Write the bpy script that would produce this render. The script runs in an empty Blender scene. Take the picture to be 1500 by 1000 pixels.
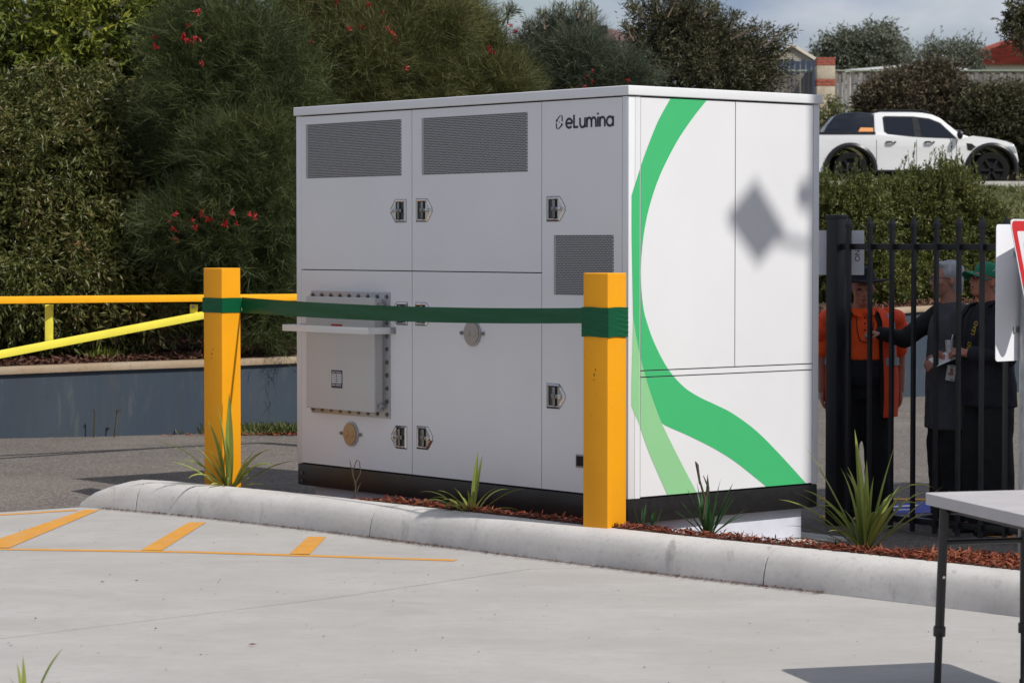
import bpy, bmesh, math, random
import numpy as np
from mathutils import Vector, Matrix, Euler
from mathutils.geometry import tessellate_polygon
rad = math.radians
SC = bpy.context.scene
COL = SC.collection
random.seed(7)
RNG = np.random.default_rng(11)

# ------------------------------------------------------------------ camera, world, sun, exposure
H, F, PITCH = 1.8645, 3885.0, rad(2.155)
cd = bpy.data.cameras.new('camera'); cam = bpy.data.objects.new('camera', cd); COL.objects.link(cam)
cam.location = (0, 0, H); cam.rotation_euler = (rad(90) - PITCH, 0, 0)
cd.sensor_width = 36; cd.lens = F / 1500 * 36; cd.clip_start = .1; cd.clip_end = 2000
cd.dof.use_dof = True; cd.dof.focus_distance = 16.3; cd.dof.aperture_fstop = 8
SC.camera = cam
SUN_AZ = (.742, -.670); SUN_EL = rad(48)
SDIR = Vector((SUN_AZ[0] * math.cos(SUN_EL), SUN_AZ[1] * math.cos(SUN_EL), math.sin(SUN_EL))).normalized()
sd = bpy.data.lights.new('sun', 'SUN'); sun = bpy.data.objects.new('sun', sd); COL.objects.link(sun)
sd.energy = 4.05; sd.angle = rad(.7); sd.color = (1, .965, .91)
sun.location = (8, -8, 12); sun.rotation_euler = SDIR.to_track_quat('Z', 'Y').to_euler()
W = bpy.data.worlds.new('World'); SC.world = W; W.use_nodes = True
nt = W.node_tree; nt.nodes.clear()
def N(nt, t, **k):
    n = nt.nodes.new(t)
    for a, b in k.items(): setattr(n, a, b)
    return n
sky = N(nt, 'ShaderNodeTexSky', sky_type='NISHITA', sun_disc=False, sun_elevation=SUN_EL,
        sun_rotation=math.atan2(SUN_AZ[0], SUN_AZ[1]), altitude=50, air_density=1.0, dust_density=1.5, ozone_density=1.5)
tc = N(nt, 'ShaderNodeTexCoord'); mp = N(nt, 'ShaderNodeMapping'); mp.inputs['Scale'].default_value = (1, 1, 2.6)
nz = N(nt, 'ShaderNodeTexNoise'); nz.inputs['Scale'].default_value = 3.2; nz.inputs['Detail'].default_value = 7; nz.inputs['Roughness'].default_value = .52
nz2 = N(nt, 'ShaderNodeTexNoise'); nz2.inputs['Scale'].default_value = 7.5; nz2.inputs['Detail'].default_value = 6
cr = N(nt, 'ShaderNodeValToRGB'); cr.color_ramp.elements[0].position = .36; cr.color_ramp.elements[1].position = .58
cc = N(nt, 'ShaderNodeValToRGB'); cc.color_ramp.elements[0].position = .38; cc.color_ramp.elements[1].position = .64
cc.color_ramp.elements[0].color = (.30, .37, .54, 1); cc.color_ramp.elements[1].color = (.84, .85, .89, 1)
sc_ = N(nt, 'ShaderNodeVectorMath', operation='SCALE'); sc_.inputs['Scale'].default_value = 11.9
mx = N(nt, 'ShaderNodeMix', data_type='RGBA')
bg = N(nt, 'ShaderNodeBackground'); bg.inputs['Strength'].default_value = .080
wo = N(nt, 'ShaderNodeOutputWorld'); L = nt.links.new
L(tc.outputs['Generated'], mp.inputs['Vector']); L(mp.outputs[0], nz.inputs['Vector']); L(mp.outputs[0], nz2.inputs['Vector'])
L(nz.outputs[0], cr.inputs[0]); L(nz2.outputs[0], cc.inputs[0]); L(cc.outputs[0], sc_.inputs[0])
L(cr.outputs[0], mx.inputs[0]); L(sky.outputs[0], mx.inputs[6]); L(sc_.outputs[0], mx.inputs[7]); L(mx.outputs[2], bg.inputs[0]); L(bg.outputs[0], wo.inputs[0])
SC.view_settings.view_transform = 'Standard'; SC.view_settings.look = 'None'; SC.view_settings.exposure = 0; SC.view_settings.gamma = 1
SC.view_settings.use_curve_mapping = False
SC.render.engine = 'CYCLES'; SC.cycles.max_bounces = 6; SC.cycles.transparent_max_bounces = 6

# ------------------------------------------------------------------ measuring: photograph measurements to metres
cP, sP = math.cos(PITCH), math.sin(PITCH)
def ray(px, py):
    a, b = (px - 750) / F, (500 - py) / F
    return Vector((a, cP + b * sP, -sP + b * cP))
def G(px, py, z=0.0):
    r = ray(px, py); t = (z - H) / r.z
    return Vector((r.x * t, r.y * t, z))
def AT(px, py, D):
    r = ray(px, py); t = D / r.y
    return Vector((r.x * t, D, H + r.z * t))
YAW = rad(39.825); NX, NY = .697, 15.877; CW, CD = 3.436, 1.642
ZB, Z0, ZS, ZT = .169, .320, 1.67, 2.80
wl = Vector((-math.sin(YAW), math.cos(YAW), 0)); wr = Vector((math.cos(YAW), math.sin(YAW), 0)); NC = Vector((NX, NY, 0))
def LF(px, py):      # on the long shaded face: (distance from the near corner, height)
    r = ray(px, py); n = wr; o = Vector((0, 0, H)); t = (NC - o).dot(n) / r.dot(n); p = o + r * t
    return (p - NC).dot(wl), p.z
def RF(px, py):
    r = ray(px, py); n = wl; o = Vector((0, 0, H)); t = (NC - o).dot(n) / r.dot(n); p = o + r * t
    return (p - NC).dot(wr), p.z

# ------------------------------------------------------------------ objects
def tag(o, label=None, cat=None, group=None, kind=None):
    if label: o['label'] = label
    if cat: o['category'] = cat
    if group: o['group'] = group
    if kind: o['kind'] = kind
    return o
def empty(name, loc, rz, label, cat, group=None):
    o = bpy.data.objects.new(name, None); COL.objects.link(o); o.location = loc; o.rotation_euler = (0, 0, rz)
    o.empty_display_size = .2
    return tag(o, label, cat, group)
def copy_tree(o, parent=None):
    c = o.copy(); COL.objects.link(c)
    if parent: c.parent = parent
    for ch in list(o.children): copy_tree(ch, c)
    return c
def link(name, me, mat, parent=None, loc=None, rot=None):
    o = bpy.data.objects.new(name, me); COL.objects.link(o)
    if mat and not me.materials: me.materials.append(mat)
    if parent: o.parent = parent
    if loc is not None: o.location = loc
    if rot is not None: o.rotation_euler = rot
    return o
class MB:
    def __init__(s): s.v = []; s.f = []
    def add(s, vs, fs):
        k = len(s.v); s.v += [tuple(p) for p in vs]; s.f += [tuple(i + k for i in f) for f in fs]; return s
    def box(s, x0, x1, y0, y1, z0, z1, M=None):
        P = [(x0, y0, z0), (x1, y0, z0), (x1, y1, z0), (x0, y1, z0), (x0, y0, z1), (x1, y0, z1), (x1, y1, z1), (x0, y1, z1)]
        if M: P = [M @ Vector(p) for p in P]
        return s.add(P, [(0, 3, 2, 1), (4, 5, 6, 7), (0, 1, 5, 4), (1, 2, 6, 5), (2, 3, 7, 6), (3, 0, 4, 7)])
    def ring_tube(s, rings, cap=True):
        n = len(rings[0]); k = len(s.v)
        for r in rings: s.v += [tuple(p) for p in r]
        for i in range(len(rings) - 1):
            for j in range(n):
                a, b = k + i * n + j, k + i * n + (j + 1) % n
                s.f.append((a, b, b + n, a + n))
        if cap:
            s.f.append(tuple(k + j for j in reversed(range(n)))); s.f.append(tuple(k + (len(rings) - 1) * n + j for j in range(n)))
        return s
    def tube(s, pts, rs, n=8, cap=True, flat=1.0):
        pts = [Vector(p) for p in pts]
        if not hasattr(rs, '__len__'): rs = [rs] * len(pts)
        rings = []; u = None
        for i, p in enumerate(pts):
            d = (pts[min(i + 1, len(pts) - 1)] - pts[max(i - 1, 0)]).normalized()
            if u is None: u = d.orthogonal().normalized()
            u = (u - d * u.dot(d)).normalized(); w = d.cross(u)
            rings.append([p + (u * math.cos(2 * math.pi * j / n) + w * math.sin(2 * math.pi * j / n) * flat) * rs[i] for j in range(n)])
        return s.ring_tube(rings, cap)
    def beam(s, a, b, w, h, up=(0, 0, 1)):
        a, b = Vector(a), Vector(b); d = (b - a).normalized(); sd_ = d.cross(Vector(up)).normalized() * w / 2; u = sd_.cross(d).normalized() * h / 2
        rr = [[p + sd_ + u, p - sd_ + u, p - sd_ - u, p + sd_ - u] for p in (a, b)]
        return s.ring_tube(rr)
    def prism(s, poly, z0, z1, M=None):
        n = len(poly)
        P = [Vector((x, y, z0)) for x, y in poly] + [Vector((x, y, z1)) for x, y in poly]
        if M: P = [M @ p for p in P]
        k = len(s.v); s.v += [tuple(p) for p in P]
        for t in tessellate_polygon([[Vector((x, y, 0)) for x, y in poly]]):
            s.f.append(tuple(k + i for i in reversed(t))); s.f.append(tuple(k + n + i for i in t))
        for i in range(n): j = (i + 1) % n; s.f.append((k + i, k + j, k + n + j, k + n + i))
        return s
    def ellipsoid(s, c, r, nu=12, nv=8, M=None):
        c = Vector(c); P = []
        for i in range(nv + 1):
            th = math.pi * i / nv
            for j in range(nu):
                ph = 2 * math.pi * j / nu
                p = Vector((r[0] * math.sin(th) * math.cos(ph), r[1] * math.sin(th) * math.sin(ph), r[2] * math.cos(th)))
                P.append(c + (M @ p if M else p))
        f = []
        for i in range(nv):
            for j in range(nu):
                a, b = i * nu + j, i * nu + (j + 1) % nu; f.append((a, a + nu, b + nu, b))
        return s.add(P, f)
    def mesh(s, name, fixn=True):
        me = bpy.data.meshes.new(name); me.from_pydata(s.v, [], s.f); me.validate()
        if fixn:
            bm = bmesh.new(); bm.from_mesh(me); bmesh.ops.remove_doubles(bm, verts=bm.verts, dist=1e-6); bmesh.ops.recalc_face_normals(bm, faces=bm.faces); bm.to_mesh(me); bm.free()
        return me
    def build(s, name, mat, parent=None, bevel=0, seg=2, smooth=False, loc=None, rot=None, fixn=True):
        me = s.mesh(name, fixn)
        if bevel:
            bm = bmesh.new(); bm.from_mesh(me)
            es = [e for e in bm.edges if len(e.link_faces) == 2 and e.calc_face_angle(0) > rad(28)]
            bmesh.ops.bevel(bm, geom=es, offset=bevel, segments=seg, profile=.6, affect='EDGES', clamp_overlap=True)
            bm.to_mesh(me); bm.free()
        if smooth or bevel:
            me.polygons.foreach_set('use_smooth', [True] * len(me.polygons)); me.set_sharp_from_angle(angle=rad(40))
        return link(name, me, mat, parent, loc, rot)

# ------------------------------------------------------------------ materials
def mat(name, col, rough=.5, metal=0, bump=0, bscale=60, var=0, vscale=8, spec=.5, coat=0, dist=.003, col2=None, detail=5, trans=0, streak=None, aniso=None):
    m = bpy.data.materials.new(name); m.use_nodes = True; t = m.node_tree; b = t.nodes['Principled BSDF']; l = t.links.new
    b.inputs['Roughness'].default_value = rough; b.inputs['Metallic'].default_value = metal
    b.inputs['Specular IOR Level'].default_value = spec; b.inputs['Coat Weight'].default_value = coat; b.inputs['Coat Roughness'].default_value = .08
    b.inputs['Transmission Weight'].default_value = trans
    c = (*col, 1); b.inputs['Base Color'].default_value = c
    tcn = N(t, 'ShaderNodeTexCoord')
    mpn = N(t, 'ShaderNodeMapping'); l(tcn.outputs['Object'], mpn.inputs[0])
    if streak: mpn.inputs['Scale'].default_value = streak
    if var or col2:
        n = N(t, 'ShaderNodeTexNoise'); n.inputs['Scale'].default_value = vscale; n.inputs['Detail'].default_value = detail; n.inputs['Roughness'].default_value = .6
        l(mpn.outputs[0], n.inputs['Vector'])
        r = N(t, 'ShaderNodeValToRGB'); r.color_ramp.elements[0].position = .32; r.color_ramp.elements[1].position = .68
        lo = (*[x * (1 - var) for x in col], 1); hi = (*([min(1, x * (1 + var)) for x in col] if not col2 else col2), 1)
        r.color_ramp.elements[0].color = lo; r.color_ramp.elements[1].color = hi
        l(n.outputs[0], r.inputs[0]); l(r.outputs[0], b.inputs['Base Color'])
        mr = N(t, 'ShaderNodeMapRange'); mr.inputs[3].default_value = max(0, rough - .07); mr.inputs[4].default_value = min(1, rough + .09); l(n.outputs[0], mr.inputs[0]); l(mr.outputs[0], b.inputs['Roughness'])
    if bump:
        n2 = N(t, 'ShaderNodeTexNoise'); n2.inputs['Scale'].default_value = bscale; n2.inputs['Detail'].default_value = 6
        l(mpn.outputs[0], n2.inputs['Vector'])
        bp = N(t, 'ShaderNodeBump'); bp.inputs['Strength'].default_value = bump; bp.inputs['Distance'].default_value = dist
        l(n2.outputs[0], bp.inputs['Height']); l(bp.outputs[0], b.inputs['Normal'])
    return m
def leaf_mat(name, cols, rough=.5, transl=.35, patch=None):
    """cols: ramp of leaf colours picked leaf by leaf, varied again from branch to branch"""
    m = bpy.data.materials.new(name); m.use_nodes = True; t = m.node_tree; b = t.nodes['Principled BSDF']; l = t.links.new
    g = N(t, 'ShaderNodeNewGeometry'); r = N(t, 'ShaderNodeValToRGB'); e = r.color_ramp.elements
    while len(e) < len(cols): e.new(.5)
    for i, (p, c) in enumerate(cols): e[i].position = p; e[i].color = (*c, 1)
    tcn = N(t, 'ShaderNodeTexCoord'); n = N(t, 'ShaderNodeTexNoise'); n.inputs['Scale'].default_value = 1.6; n.inputs['Detail'].default_value = 4
    l(tcn.outputs['Object'], n.inputs['Vector'])
    ma = N(t, 'ShaderNodeMath', operation='MULTIPLY_ADD'); ma.inputs[1].default_value = .55
    mm = N(t, 'ShaderNodeMath', operation='MULTIPLY_ADD'); mm.inputs[1].default_value = .9; mm.inputs[2].default_value = -.23
    l(n.outputs[0], mm.inputs[0]); l(g.outputs['Random Per Island'], ma.inputs[0]); l(mm.outputs[0], ma.inputs[2]); l(ma.outputs[0], r.inputs[0])
    l(r.outputs[0], b.inputs['Base Color']); b.inputs['Roughness'].default_value = rough; b.inputs['Specular IOR Level'].default_value = .35
    tr = N(t, 'ShaderNodeBsdfTranslucent'); l(r.outputs[0], tr.inputs[0]); ms = N(t, 'ShaderNodeMixShader'); ms.inputs[0].default_value = transl
    l(b.outputs[0], ms.inputs[1]); l(tr.outputs[0], ms.inputs[2]); l(ms.outputs[0], t.nodes['Material Output'].inputs[0])
    return m
def ground_mat(name, base, layers, rough=.85, bumps=()):
    """layers: (scale, lo, hi, colour, amount, stretch) blended over base by noise"""
    m = bpy.data.materials.new(name); m.use_nodes = True; t = m.node_tree; b = t.nodes['Principled BSDF']; l = t.links.new
    tcn = N(t, 'ShaderNodeTexCoord'); cur = None
    rgb = N(t, 'ShaderNodeRGB'); rgb.outputs[0].default_value = (*base, 1); cur = rgb.outputs[0]
    for (sc2, lo, hi, c, am, st) in layers:
        mpn = N(t, 'ShaderNodeMapping'); mpn.inputs['Scale'].default_value = st or (1, 1, 1); mpn.inputs['Location'].default_value = (sc2 * 1.3, sc2 * .7, 0)
        if st: mpn.inputs['Rotation'].default_value = (0, 0, .5)
        n = N(t, 'ShaderNodeTexNoise'); n.inputs['Scale'].default_value = sc2; n.inputs['Detail'].default_value = 7; n.inputs['Roughness'].default_value = .6
        r = N(t, 'ShaderNodeMapRange'); r.inputs[1].default_value = lo; r.inputs[2].default_value = hi; r.inputs[4].default_value = am
        x = N(t, 'ShaderNodeMix', data_type='RGBA'); x.inputs[7].default_value = (*c, 1)
        l(tcn.outputs['Object'], mpn.inputs[0]); l(mpn.outputs[0], n.inputs['Vector']); l(n.outputs[0], r.inputs[0]); l(r.outputs[0], x.inputs[0]); l(cur, x.inputs[6]); cur = x.outputs[2]
    l(cur, b.inputs['Base Color']); b.inputs['Roughness'].default_value = rough; b.inputs['Specular IOR Level'].default_value = .3
    prev = None
    for (sc2, dist, strg) in bumps:
        n = N(t, 'ShaderNodeTexNoise'); n.inputs['Scale'].default_value = sc2; n.inputs['Detail'].default_value = 4
        bp = N(t, 'ShaderNodeBump'); bp.inputs['Distance'].default_value = dist; bp.inputs['Strength'].default_value = strg
        l(tcn.outputs['Object'], n.inputs['Vector']); l(n.outputs[0], bp.inputs['Height'])
        if prev: l(prev, bp.inputs['Normal'])
        prev = bp.outputs[0]
    if prev: l(prev, b.inputs['Normal'])
    return m
M = {}
M['concrete'] = ground_mat('concrete', (.415, .395, .372), [(.9, .38, .75, (.325, .31, .29), .75, (1, 1.6, 1)), (3.0, .45, .75, (.46, .44, .42), .5, (1, 1.8, 1)), (1.7, .5, .72, (.355, .335, .315), .55, (1.8, 1, 1)), (14, .5, .85, (.31, .30, .285), .5, None), (90, .55, .8, (.30, .29, .28), .6, None), (.6, .54, .62, (.36, .335, .31), .45, (1, 2.2, 1)), (22, .60, .70, (.34, .32, .30), .45, None), (7, .56, .70, (.33, .31, .29), .5, (1, 3, 1)), (230, .68, .74, (.12, .11, .10), .7, None), (.45, .55, .72, (.36, .33, .30), .5, None)], .8, [(160, .0015, .5), (25, .003, .25)])
M['kerb'] = ground_mat('kerb_concrete', (.57, .54, .51), [(2.2, .42, .7, (.46, .435, .41), .7, (1, 1, 2)), (11, .5, .72, (.47, .465, .45), .6, None), (30, .56, .8, (.25, .24, .225), .5, None), (4.5, .60, .70, (.24, .225, .21), .6, (2, 1, .4)), (1.1, .52, .66, (.36, .34, .32), .6, None), (60, .62, .74, (.22, .205, .19), .5, None)], .85, [(220, .001, .5), (30, .003, .35)])
M['asphalt'] = ground_mat('asphalt', (.125, .108, .095), [(1.2, .4, .7, (.165, .143, .126), .8, None), (38, .50, .60, (.26, .23, .205), .8, None), (75, .50, .64, (.045, .040, .038), .85, None), (6, .55, .75, (.11, .10, .096), .5, None), (.5, .55, .7, (.24, .21, .18), .4, None)], .9, [(90, .006, .8)])
M['joint'] = mat('joint_dark', (.05, .048, .045), .95)
M['paint'] = ground_mat('yellow_road_paint', (.60, .27, .035), [(5, .45, .7, (.68, .33, .06), .6, None), (40, .58, .68, (.42, .36, .27), .55, None), (16, .56, .70, (.42, .36, .28), .75, None), (4, .56, .66, (.48, .33, .18), .5, None), (120, .56, .7, (.45, .25, .07), .5, None)], .75, [(150, .001, .5)])
M['bluepaint'] = mat('blue_road_paint', (.03, .05, .35), .7, var=.3, vscale=20)
M['whitepaint'] = mat('white_road_paint', (.7, .7, .7), .7, var=.1)
M['mulch'] = ground_mat('mulch_soil', (.09, .035, .022), [(20, .4, .7, (.16, .055, .03), .8, None), (60, .5, .7, (.05, .02, .015), .8, None)], .95, [(40, .02, .8)])
M['chip'] = leaf_mat('bark_chip', [(0, (.045, .014, .009)), (.3, (.13, .03, .015)), (.7, (.24, .06, .025)), (1, (.38, .15, .07))], .75, 0)
M['litter'] = leaf_mat('leaf_litter', [(0, (.04, .02, .015)), (.4, (.11, .05, .035)), (.75, (.17, .08, .05)), (1, (.26, .17, .10))], .8, .1)
M['soil'] = ground_mat('embankment_soil', (.045, .03, .02), [(3, .4, .7, (.07, .045, .03), .8, None), (18, .5, .7, (.035, .025, .018), .8, None)], .95, [(12, .05, .8)])
M['verge'] = ground_mat('verge_grass_soil', (.13, .12, .05), [(2, .4, .7, (.20, .17, .085), .8, None), (12, .45, .7, (.08, .09, .03), .8, None)], .95, [(25, .05, .8)])
M['white'] = mat('white_powder_coat', (.735, .735, .745), .34, var=.022, vscale=1.4, bump=.25, bscale=1.6, dist=.006)
M['white2'] = mat('white_trim', (.735, .740, .75), .34, var=.015, vscale=6)
M['plinth'] = mat('grey_plinth', (.60, .61, .68), .6, var=.05, vscale=9)
M['black'] = mat('black_base_paint', (.012, .011, .011), .38, var=.3, vscale=20, bump=.1)
M['dark'] = mat('dark_interior', (.01, .01, .011), .9)
M['gap'] = mat('panel_gap_grey', (.10, .10, .105), .9)
M['vent'] = mat('perforated_white_steel', (.62, .62, .64), .45)
M['green'] = mat('green_vinyl', (.055, .46, .165), .42, var=.01)
M['lgreen'] = mat('pale_green_vinyl', (.27, .57, .28), .42, var=.01)
M['ink'] = mat('dark_ink', (.03, .032, .045), .5)
M['chrome'] = mat('polished_steel', (.62, .60, .58), .16, 1, var=.1, vscale=40)
M['dchrome'] = mat('dull_steel', (.25, .25, .25), .3, 1)
M['steel'] = mat('brushed_steel', (.42, .42, .43), .42, .8, var=.08, vscale=25)
M['enclosure'] = mat('grey_enclosure_paint', (.50, .495, .48), .45, var=.02, vscale=4)
M['warmcap'] = mat('warm_tinted_cap', (.46, .27, .12), .6); M['portcap'] = mat('beige_rubber_cap', (.36, .33, .29), .6)  # lower port cap: warm reflected light put into its tan
M['label'] = mat('label_dark', (.03, .035, .06), .5); M['labelw'] = mat('label_white', (.65, .66, .68), .5); M['red'] = mat('red_label', (.35, .03, .02), .5)
M['post'] = ground_mat('yellow_post_paint', (.80, .34, .006), [(2.5, .42, .7, (.74, .30, .008), .7, None), (70, .70, .76, (.30, .13, .02), .7, None), (11, .64, .72, (.66, .31, .04), .5, None), (26, .70, .74, (.25, .10, .02), .6, None)], .46, [(9, .004, .15), (140, .0006, .3)])
M['postdirt'] = mat('scuff_brown', (.18, .075, .02), .8)
M['gate'] = mat('orange_yellow_gate_paint', (.92, .42, .012), .5, spec=.25, var=.06, vscale=6)
M['gatel'] = mat('lemon_gate_paint', (.80, .70, .075), .5, spec=.25, var=.06, vscale=6)
M['wall'] = ground_mat('blue_grey_wall_paint', (.038, .054, .076), [(.8, .4, .7, (.055, .070, .088), .8, (1, 1, .3)), (5, .55, .7, (.08, .085, .088), .5, (2, 2, .5)), (2.2, .62, .69, (.12, .125, .125), .35, (3, 3, .6)), (24, .6, .75, (.035, .042, .05), .6, None), (2.5, .55, .8, (.06, .052, .045), .5, (4, 4, .2))], .75, [(60, .002, .3), (8, .008, .2)])
M['cap'] = ground_mat('wall_cap_concrete', (.36, .27, .18), [(3, .45, .7, (.43, .36, .28), .7, None), (30, .55, .7, (.22, .16, .11), .6, None)], .9, [(50, .004, .5)])
M['ribbon'] = mat('dark_green_satin', (.004, .082, .032), .34, var=.10, vscale=12, spec=.32, bump=.15, bscale=6, dist=.01, streak=(1, 1, 5))
M['fence'] = mat('black_fence_powder', (.016, .016, .018), .34, var=.2, vscale=10)
M['galv'] = mat('galvanised_steel', (.36, .37, .375), .5, .55, var=.22, vscale=30, streak=(1, 1, .4), bump=.1)
M['signw'] = mat('white_sign_face', (.80, .80, .83), .4); M['signr'] = mat('red_sign_face', (.62, .012, .02), .35)
M['tabletop'] = mat('pale_grey_plastic', (.47, .445, .44), .5, var=.07, vscale=7, bump=.2, bscale=120, dist=.001)
M['leg'] = mat('dark_grey_tube', (.035, .033, .034), .4, .3, var=.1)
M['brick'] = mat('red_brick', (.34, .085, .05), .85, var=.2, vscale=12, bump=.3)
M['lime'] = ground_mat('limestone', (.50, .43, .33), [(4, .45, .65, (.38, .30, .21), .8, None), (15, .5, .7, (.58, .52, .42), .6, None)], .9, [(20, .02, .6)])
M['timber'] = leaf_mat('grey_timber', [(0, (.10, .09, .085)), (.5, (.19, .175, .165)), (1, (.30, .28, .26))], .85, 0)
M['cream'] = mat('cream_render', (.62, .57, .48), .7, var=.05); M['tile'] = leaf_mat('red_roof_tile', [(0, (.13, .030, .02)), (.5, (.20, .042, .028)), (1, (.28, .07, .045))], .7, 0)
M['weather'] = mat('weatherboard', (.36, .33, .27), .8, var=.1); M['bluefence'] = mat('navy_sheet', (.03, .05, .09), .6)
M['car'] = mat('white_car_paint', (.80, .80, .80), .22, coat=1, var=.01); M['carblack'] = mat('black_car_trim', (.012, .012, .013), .28, var=.1)
M['glass'] = mat('dark_tinted_glass', (.012, .015, .022), .05, spec=.45); M['tyre'] = mat('tyre_rubber', (.012, .012, .012), .9, bump=.2, spec=.2); M['rim'] = mat('dark_alloy', (.025, .025, .028), .35, .6)
M['orange'] = mat('orange_sticker', (.75, .30, .08), .5); M['lamp'] = mat('headlamp_glass', (.35, .37, .40), .1, spec=.9)
M['bark'] = mat('bark_brown', (.10, .07, .05), .9, var=.3, vscale=15, bump=.5, bscale=30, dist=.01)
M['skin'] = mat('skin', (.42, .20, .14), .5, var=.1, vscale=30, bump=.1, bscale=80); M['skin2'] = mat('ruddy_skin', (.45, .18, .12), .5, var=.12, vscale=30, bump=.1, bscale=80)
M['eye'] = mat('eye_dark', (.04, .03, .03), .2)
M['hivis'] = mat('orange_hi_vis_cloth', (.95, .075, .012), .7, var=.1, vscale=9, bump=.3, bscale=14, dist=.02)
M['hivis2'] = mat('orange_polo_cloth', (1.0, .10, .006), .75, var=.08, vscale=12, bump=.3, bscale=16, dist=.02)
M['reflect'] = mat('grey_reflective_tape', (.33, .34, .37), .45)
M['navy'] = mat('navy_black_cloth', (.014, .014, .022), .85, var=.2, bump=.3, bscale=10, dist=.03)
M['blackc'] = mat('black_cloth', (.010, .010, .011), .85, var=.2, bump=.3, bscale=10, dist=.03)
M['greyc'] = mat('charcoal_jacket_cloth', (.065, .067, .077), .85, var=.15, bump=.35, bscale=9, dist=.03)
M['hat'] = mat('dark_felt', (.012, .013, .024), .9); M['capg'] = mat('green_cap_cloth', (.01, .20, .10), .7, var=.1, vscale=20)
M['hair'] = mat('grey_white_hair', (.36, .36, .38), .6, var=.25, vscale=30, streak=(1, 1, .25), bump=.7, bscale=50, dist=.01)
M['hairb'] = mat('dark_hair', (.03, .025, .022), .7)
M['yellowt'] = mat('yellow_lettering', (.55, .36, .02), .6); M['pan'] = mat('latch_pan_dark', (.07, .07, .075), .35, .6); M['cup'] = mat('clear_plastic', (.75, .78, .8), .1, trans=.75)
M['shoe'] = mat('black_shoe', (.012, .012, .012), .4)
M['render'] = mat('pale_wall_render', (.45, .44, .42), .8, var=.08, bump=.2); M['ysign'] = mat('yellow_sign_face', (.75, .5, .03), .5)
M['flower'] = mat('red_flower', (.36, .008, .014), .5, var=.2, vscale=40)
M['strap'] = leaf_mat('variegated_strap_leaf', [(0, (.10, .15, .035)), (.4, (.22, .27, .055)), (.7, (.42, .42, .11)), (1, (.60, .56, .20))], .4, .25)
M['iris'] = leaf_mat('deep_green_strap_leaf', [(0, (.02, .06, .02)), (.6, (.04, .10, .03)), (1, (.07, .15, .04))], .4, .2)
M['dry'] = mat('dry_stalk', (.06, .045, .03), .9)
# ------------------------------------------------------------------ ground, apron, kerb, markings
AZ = -.06
def struct(name, mb, m, **k): return tag(mb.build(name, m, **k), kind='structure')
sm01 = lambda t: (lambda u: u * u * (3 - 2 * u))(max(0.0, min(1.0, t)))
def ground_h(x, y): return AZ + sm01((-.1 - x) / 1.4) * (.045 + .075 * sm01((y - 18.75) / .95))
def GA(px, py):
    z = AZ
    for _ in range(12): p = G(px, py, z); z = ground_h(p.x, p.y)
    return Vector((p.x, p.y, z))
gx = [-400, -60, -20] + [-12 + .25 * k for k in range(56)] + [3, 5, 8, 20, 60, 400]; gy = [-60, 0, 12, 15, 17] + [18 + .15 * k for k in range(20)] + [22, 24, 28, 36, 60]
b = MB(); b.add([(x, y, ground_h(x, y)) for x in gx for y in gy], [(i * len(gy) + j, (i + 1) * len(gy) + j, (i + 1) * len(gy) + j + 1, i * len(gy) + j + 1) for i in range(len(gx) - 1) for j in range(len(gy) - 1)]); struct('asphalt_ground', b, M['asphalt'], smooth=True)
b = MB(); b.add([(-60, -3, -.012), (4, -3, -.012), (4, 14, -.012), (-1, 20, -.012), (-6, 20.5, -.012), (-60, 22, -.012)], [(0, 1, 2, 3, 4, 5)])
# kerb line from measurements (front foot of the kerb)
KF = [G(x, y, 0) for x, y in [(116, 742.5), (195, 747.5), (280, 756), (400, 770), (534, 786), (700, 807), (860, 829), (1000, 846), (1122, 858), (1250, 874), (1348, 886), (1500, 903), (1650, 923), (1900, 958), (2400, 1030)]]
def kpt(i, off):     # offset to the back of the kerb
    a = KF[max(i - 1, 0)]; c = KF[min(i + 1, len(KF) - 1)]; d = (c - a).normalized(); n = Vector((-d.y, d.x, 0))
    return KF[i] + n * off
def resample(pts, step):
    out = [pts[0]]
    for a, c in zip(pts[:-1], pts[1:]):
        k = max(1, int((c - a).length / step))
        for i in range(1, k + 1): out.append(a.lerp(c, i / k))
    return out
def cr3(pts, k=10):
    out = []
    for i in range(len(pts) - 1):
        p0, p1, p2, p3 = pts[max(i - 1, 0)], pts[i], pts[i + 1], pts[min(i + 2, len(pts) - 1)]
        for j in range(k): t = j / k; out.append(.5 * (2 * p1 + (p2 - p0) * t + (2 * p0 - 5 * p1 + 4 * p2 - p3) * t * t + (3 * p1 - p0 - 3 * p2 + p3) * t ** 3))
    return out + [pts[-1]]
_raw = [Vector((p.x, p.y, 0)) for p in KF]
for _ in range(2): _raw = [_raw[0]] + [(_raw[i - 1] + _raw[i] * 2 + _raw[i + 1]) / 4 for i in range(1, len(_raw) - 1)] + [_raw[-1]]
kline = resample(cr3(_raw, 4), .12)
# apron: two slabs parted by a real saw-cut joint
J0, J1, J2 = G(-400, 984, 0), G(480, 876, 0), G(775, 833, 0)
left_edge = [G(116, 742.5, 0), G(0, 750, 0), G(-300, 768, 0), G(-1500, 830, 0)]
_c6 = min(range(len(kline)), key=lambda i: (kline[i] - G(860, 829, 0)).length)
g = .012
def off2(p, s): d = (J1 - J0).normalized(); return p + Vector((-d.y, d.x, 0)) * s
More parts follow.
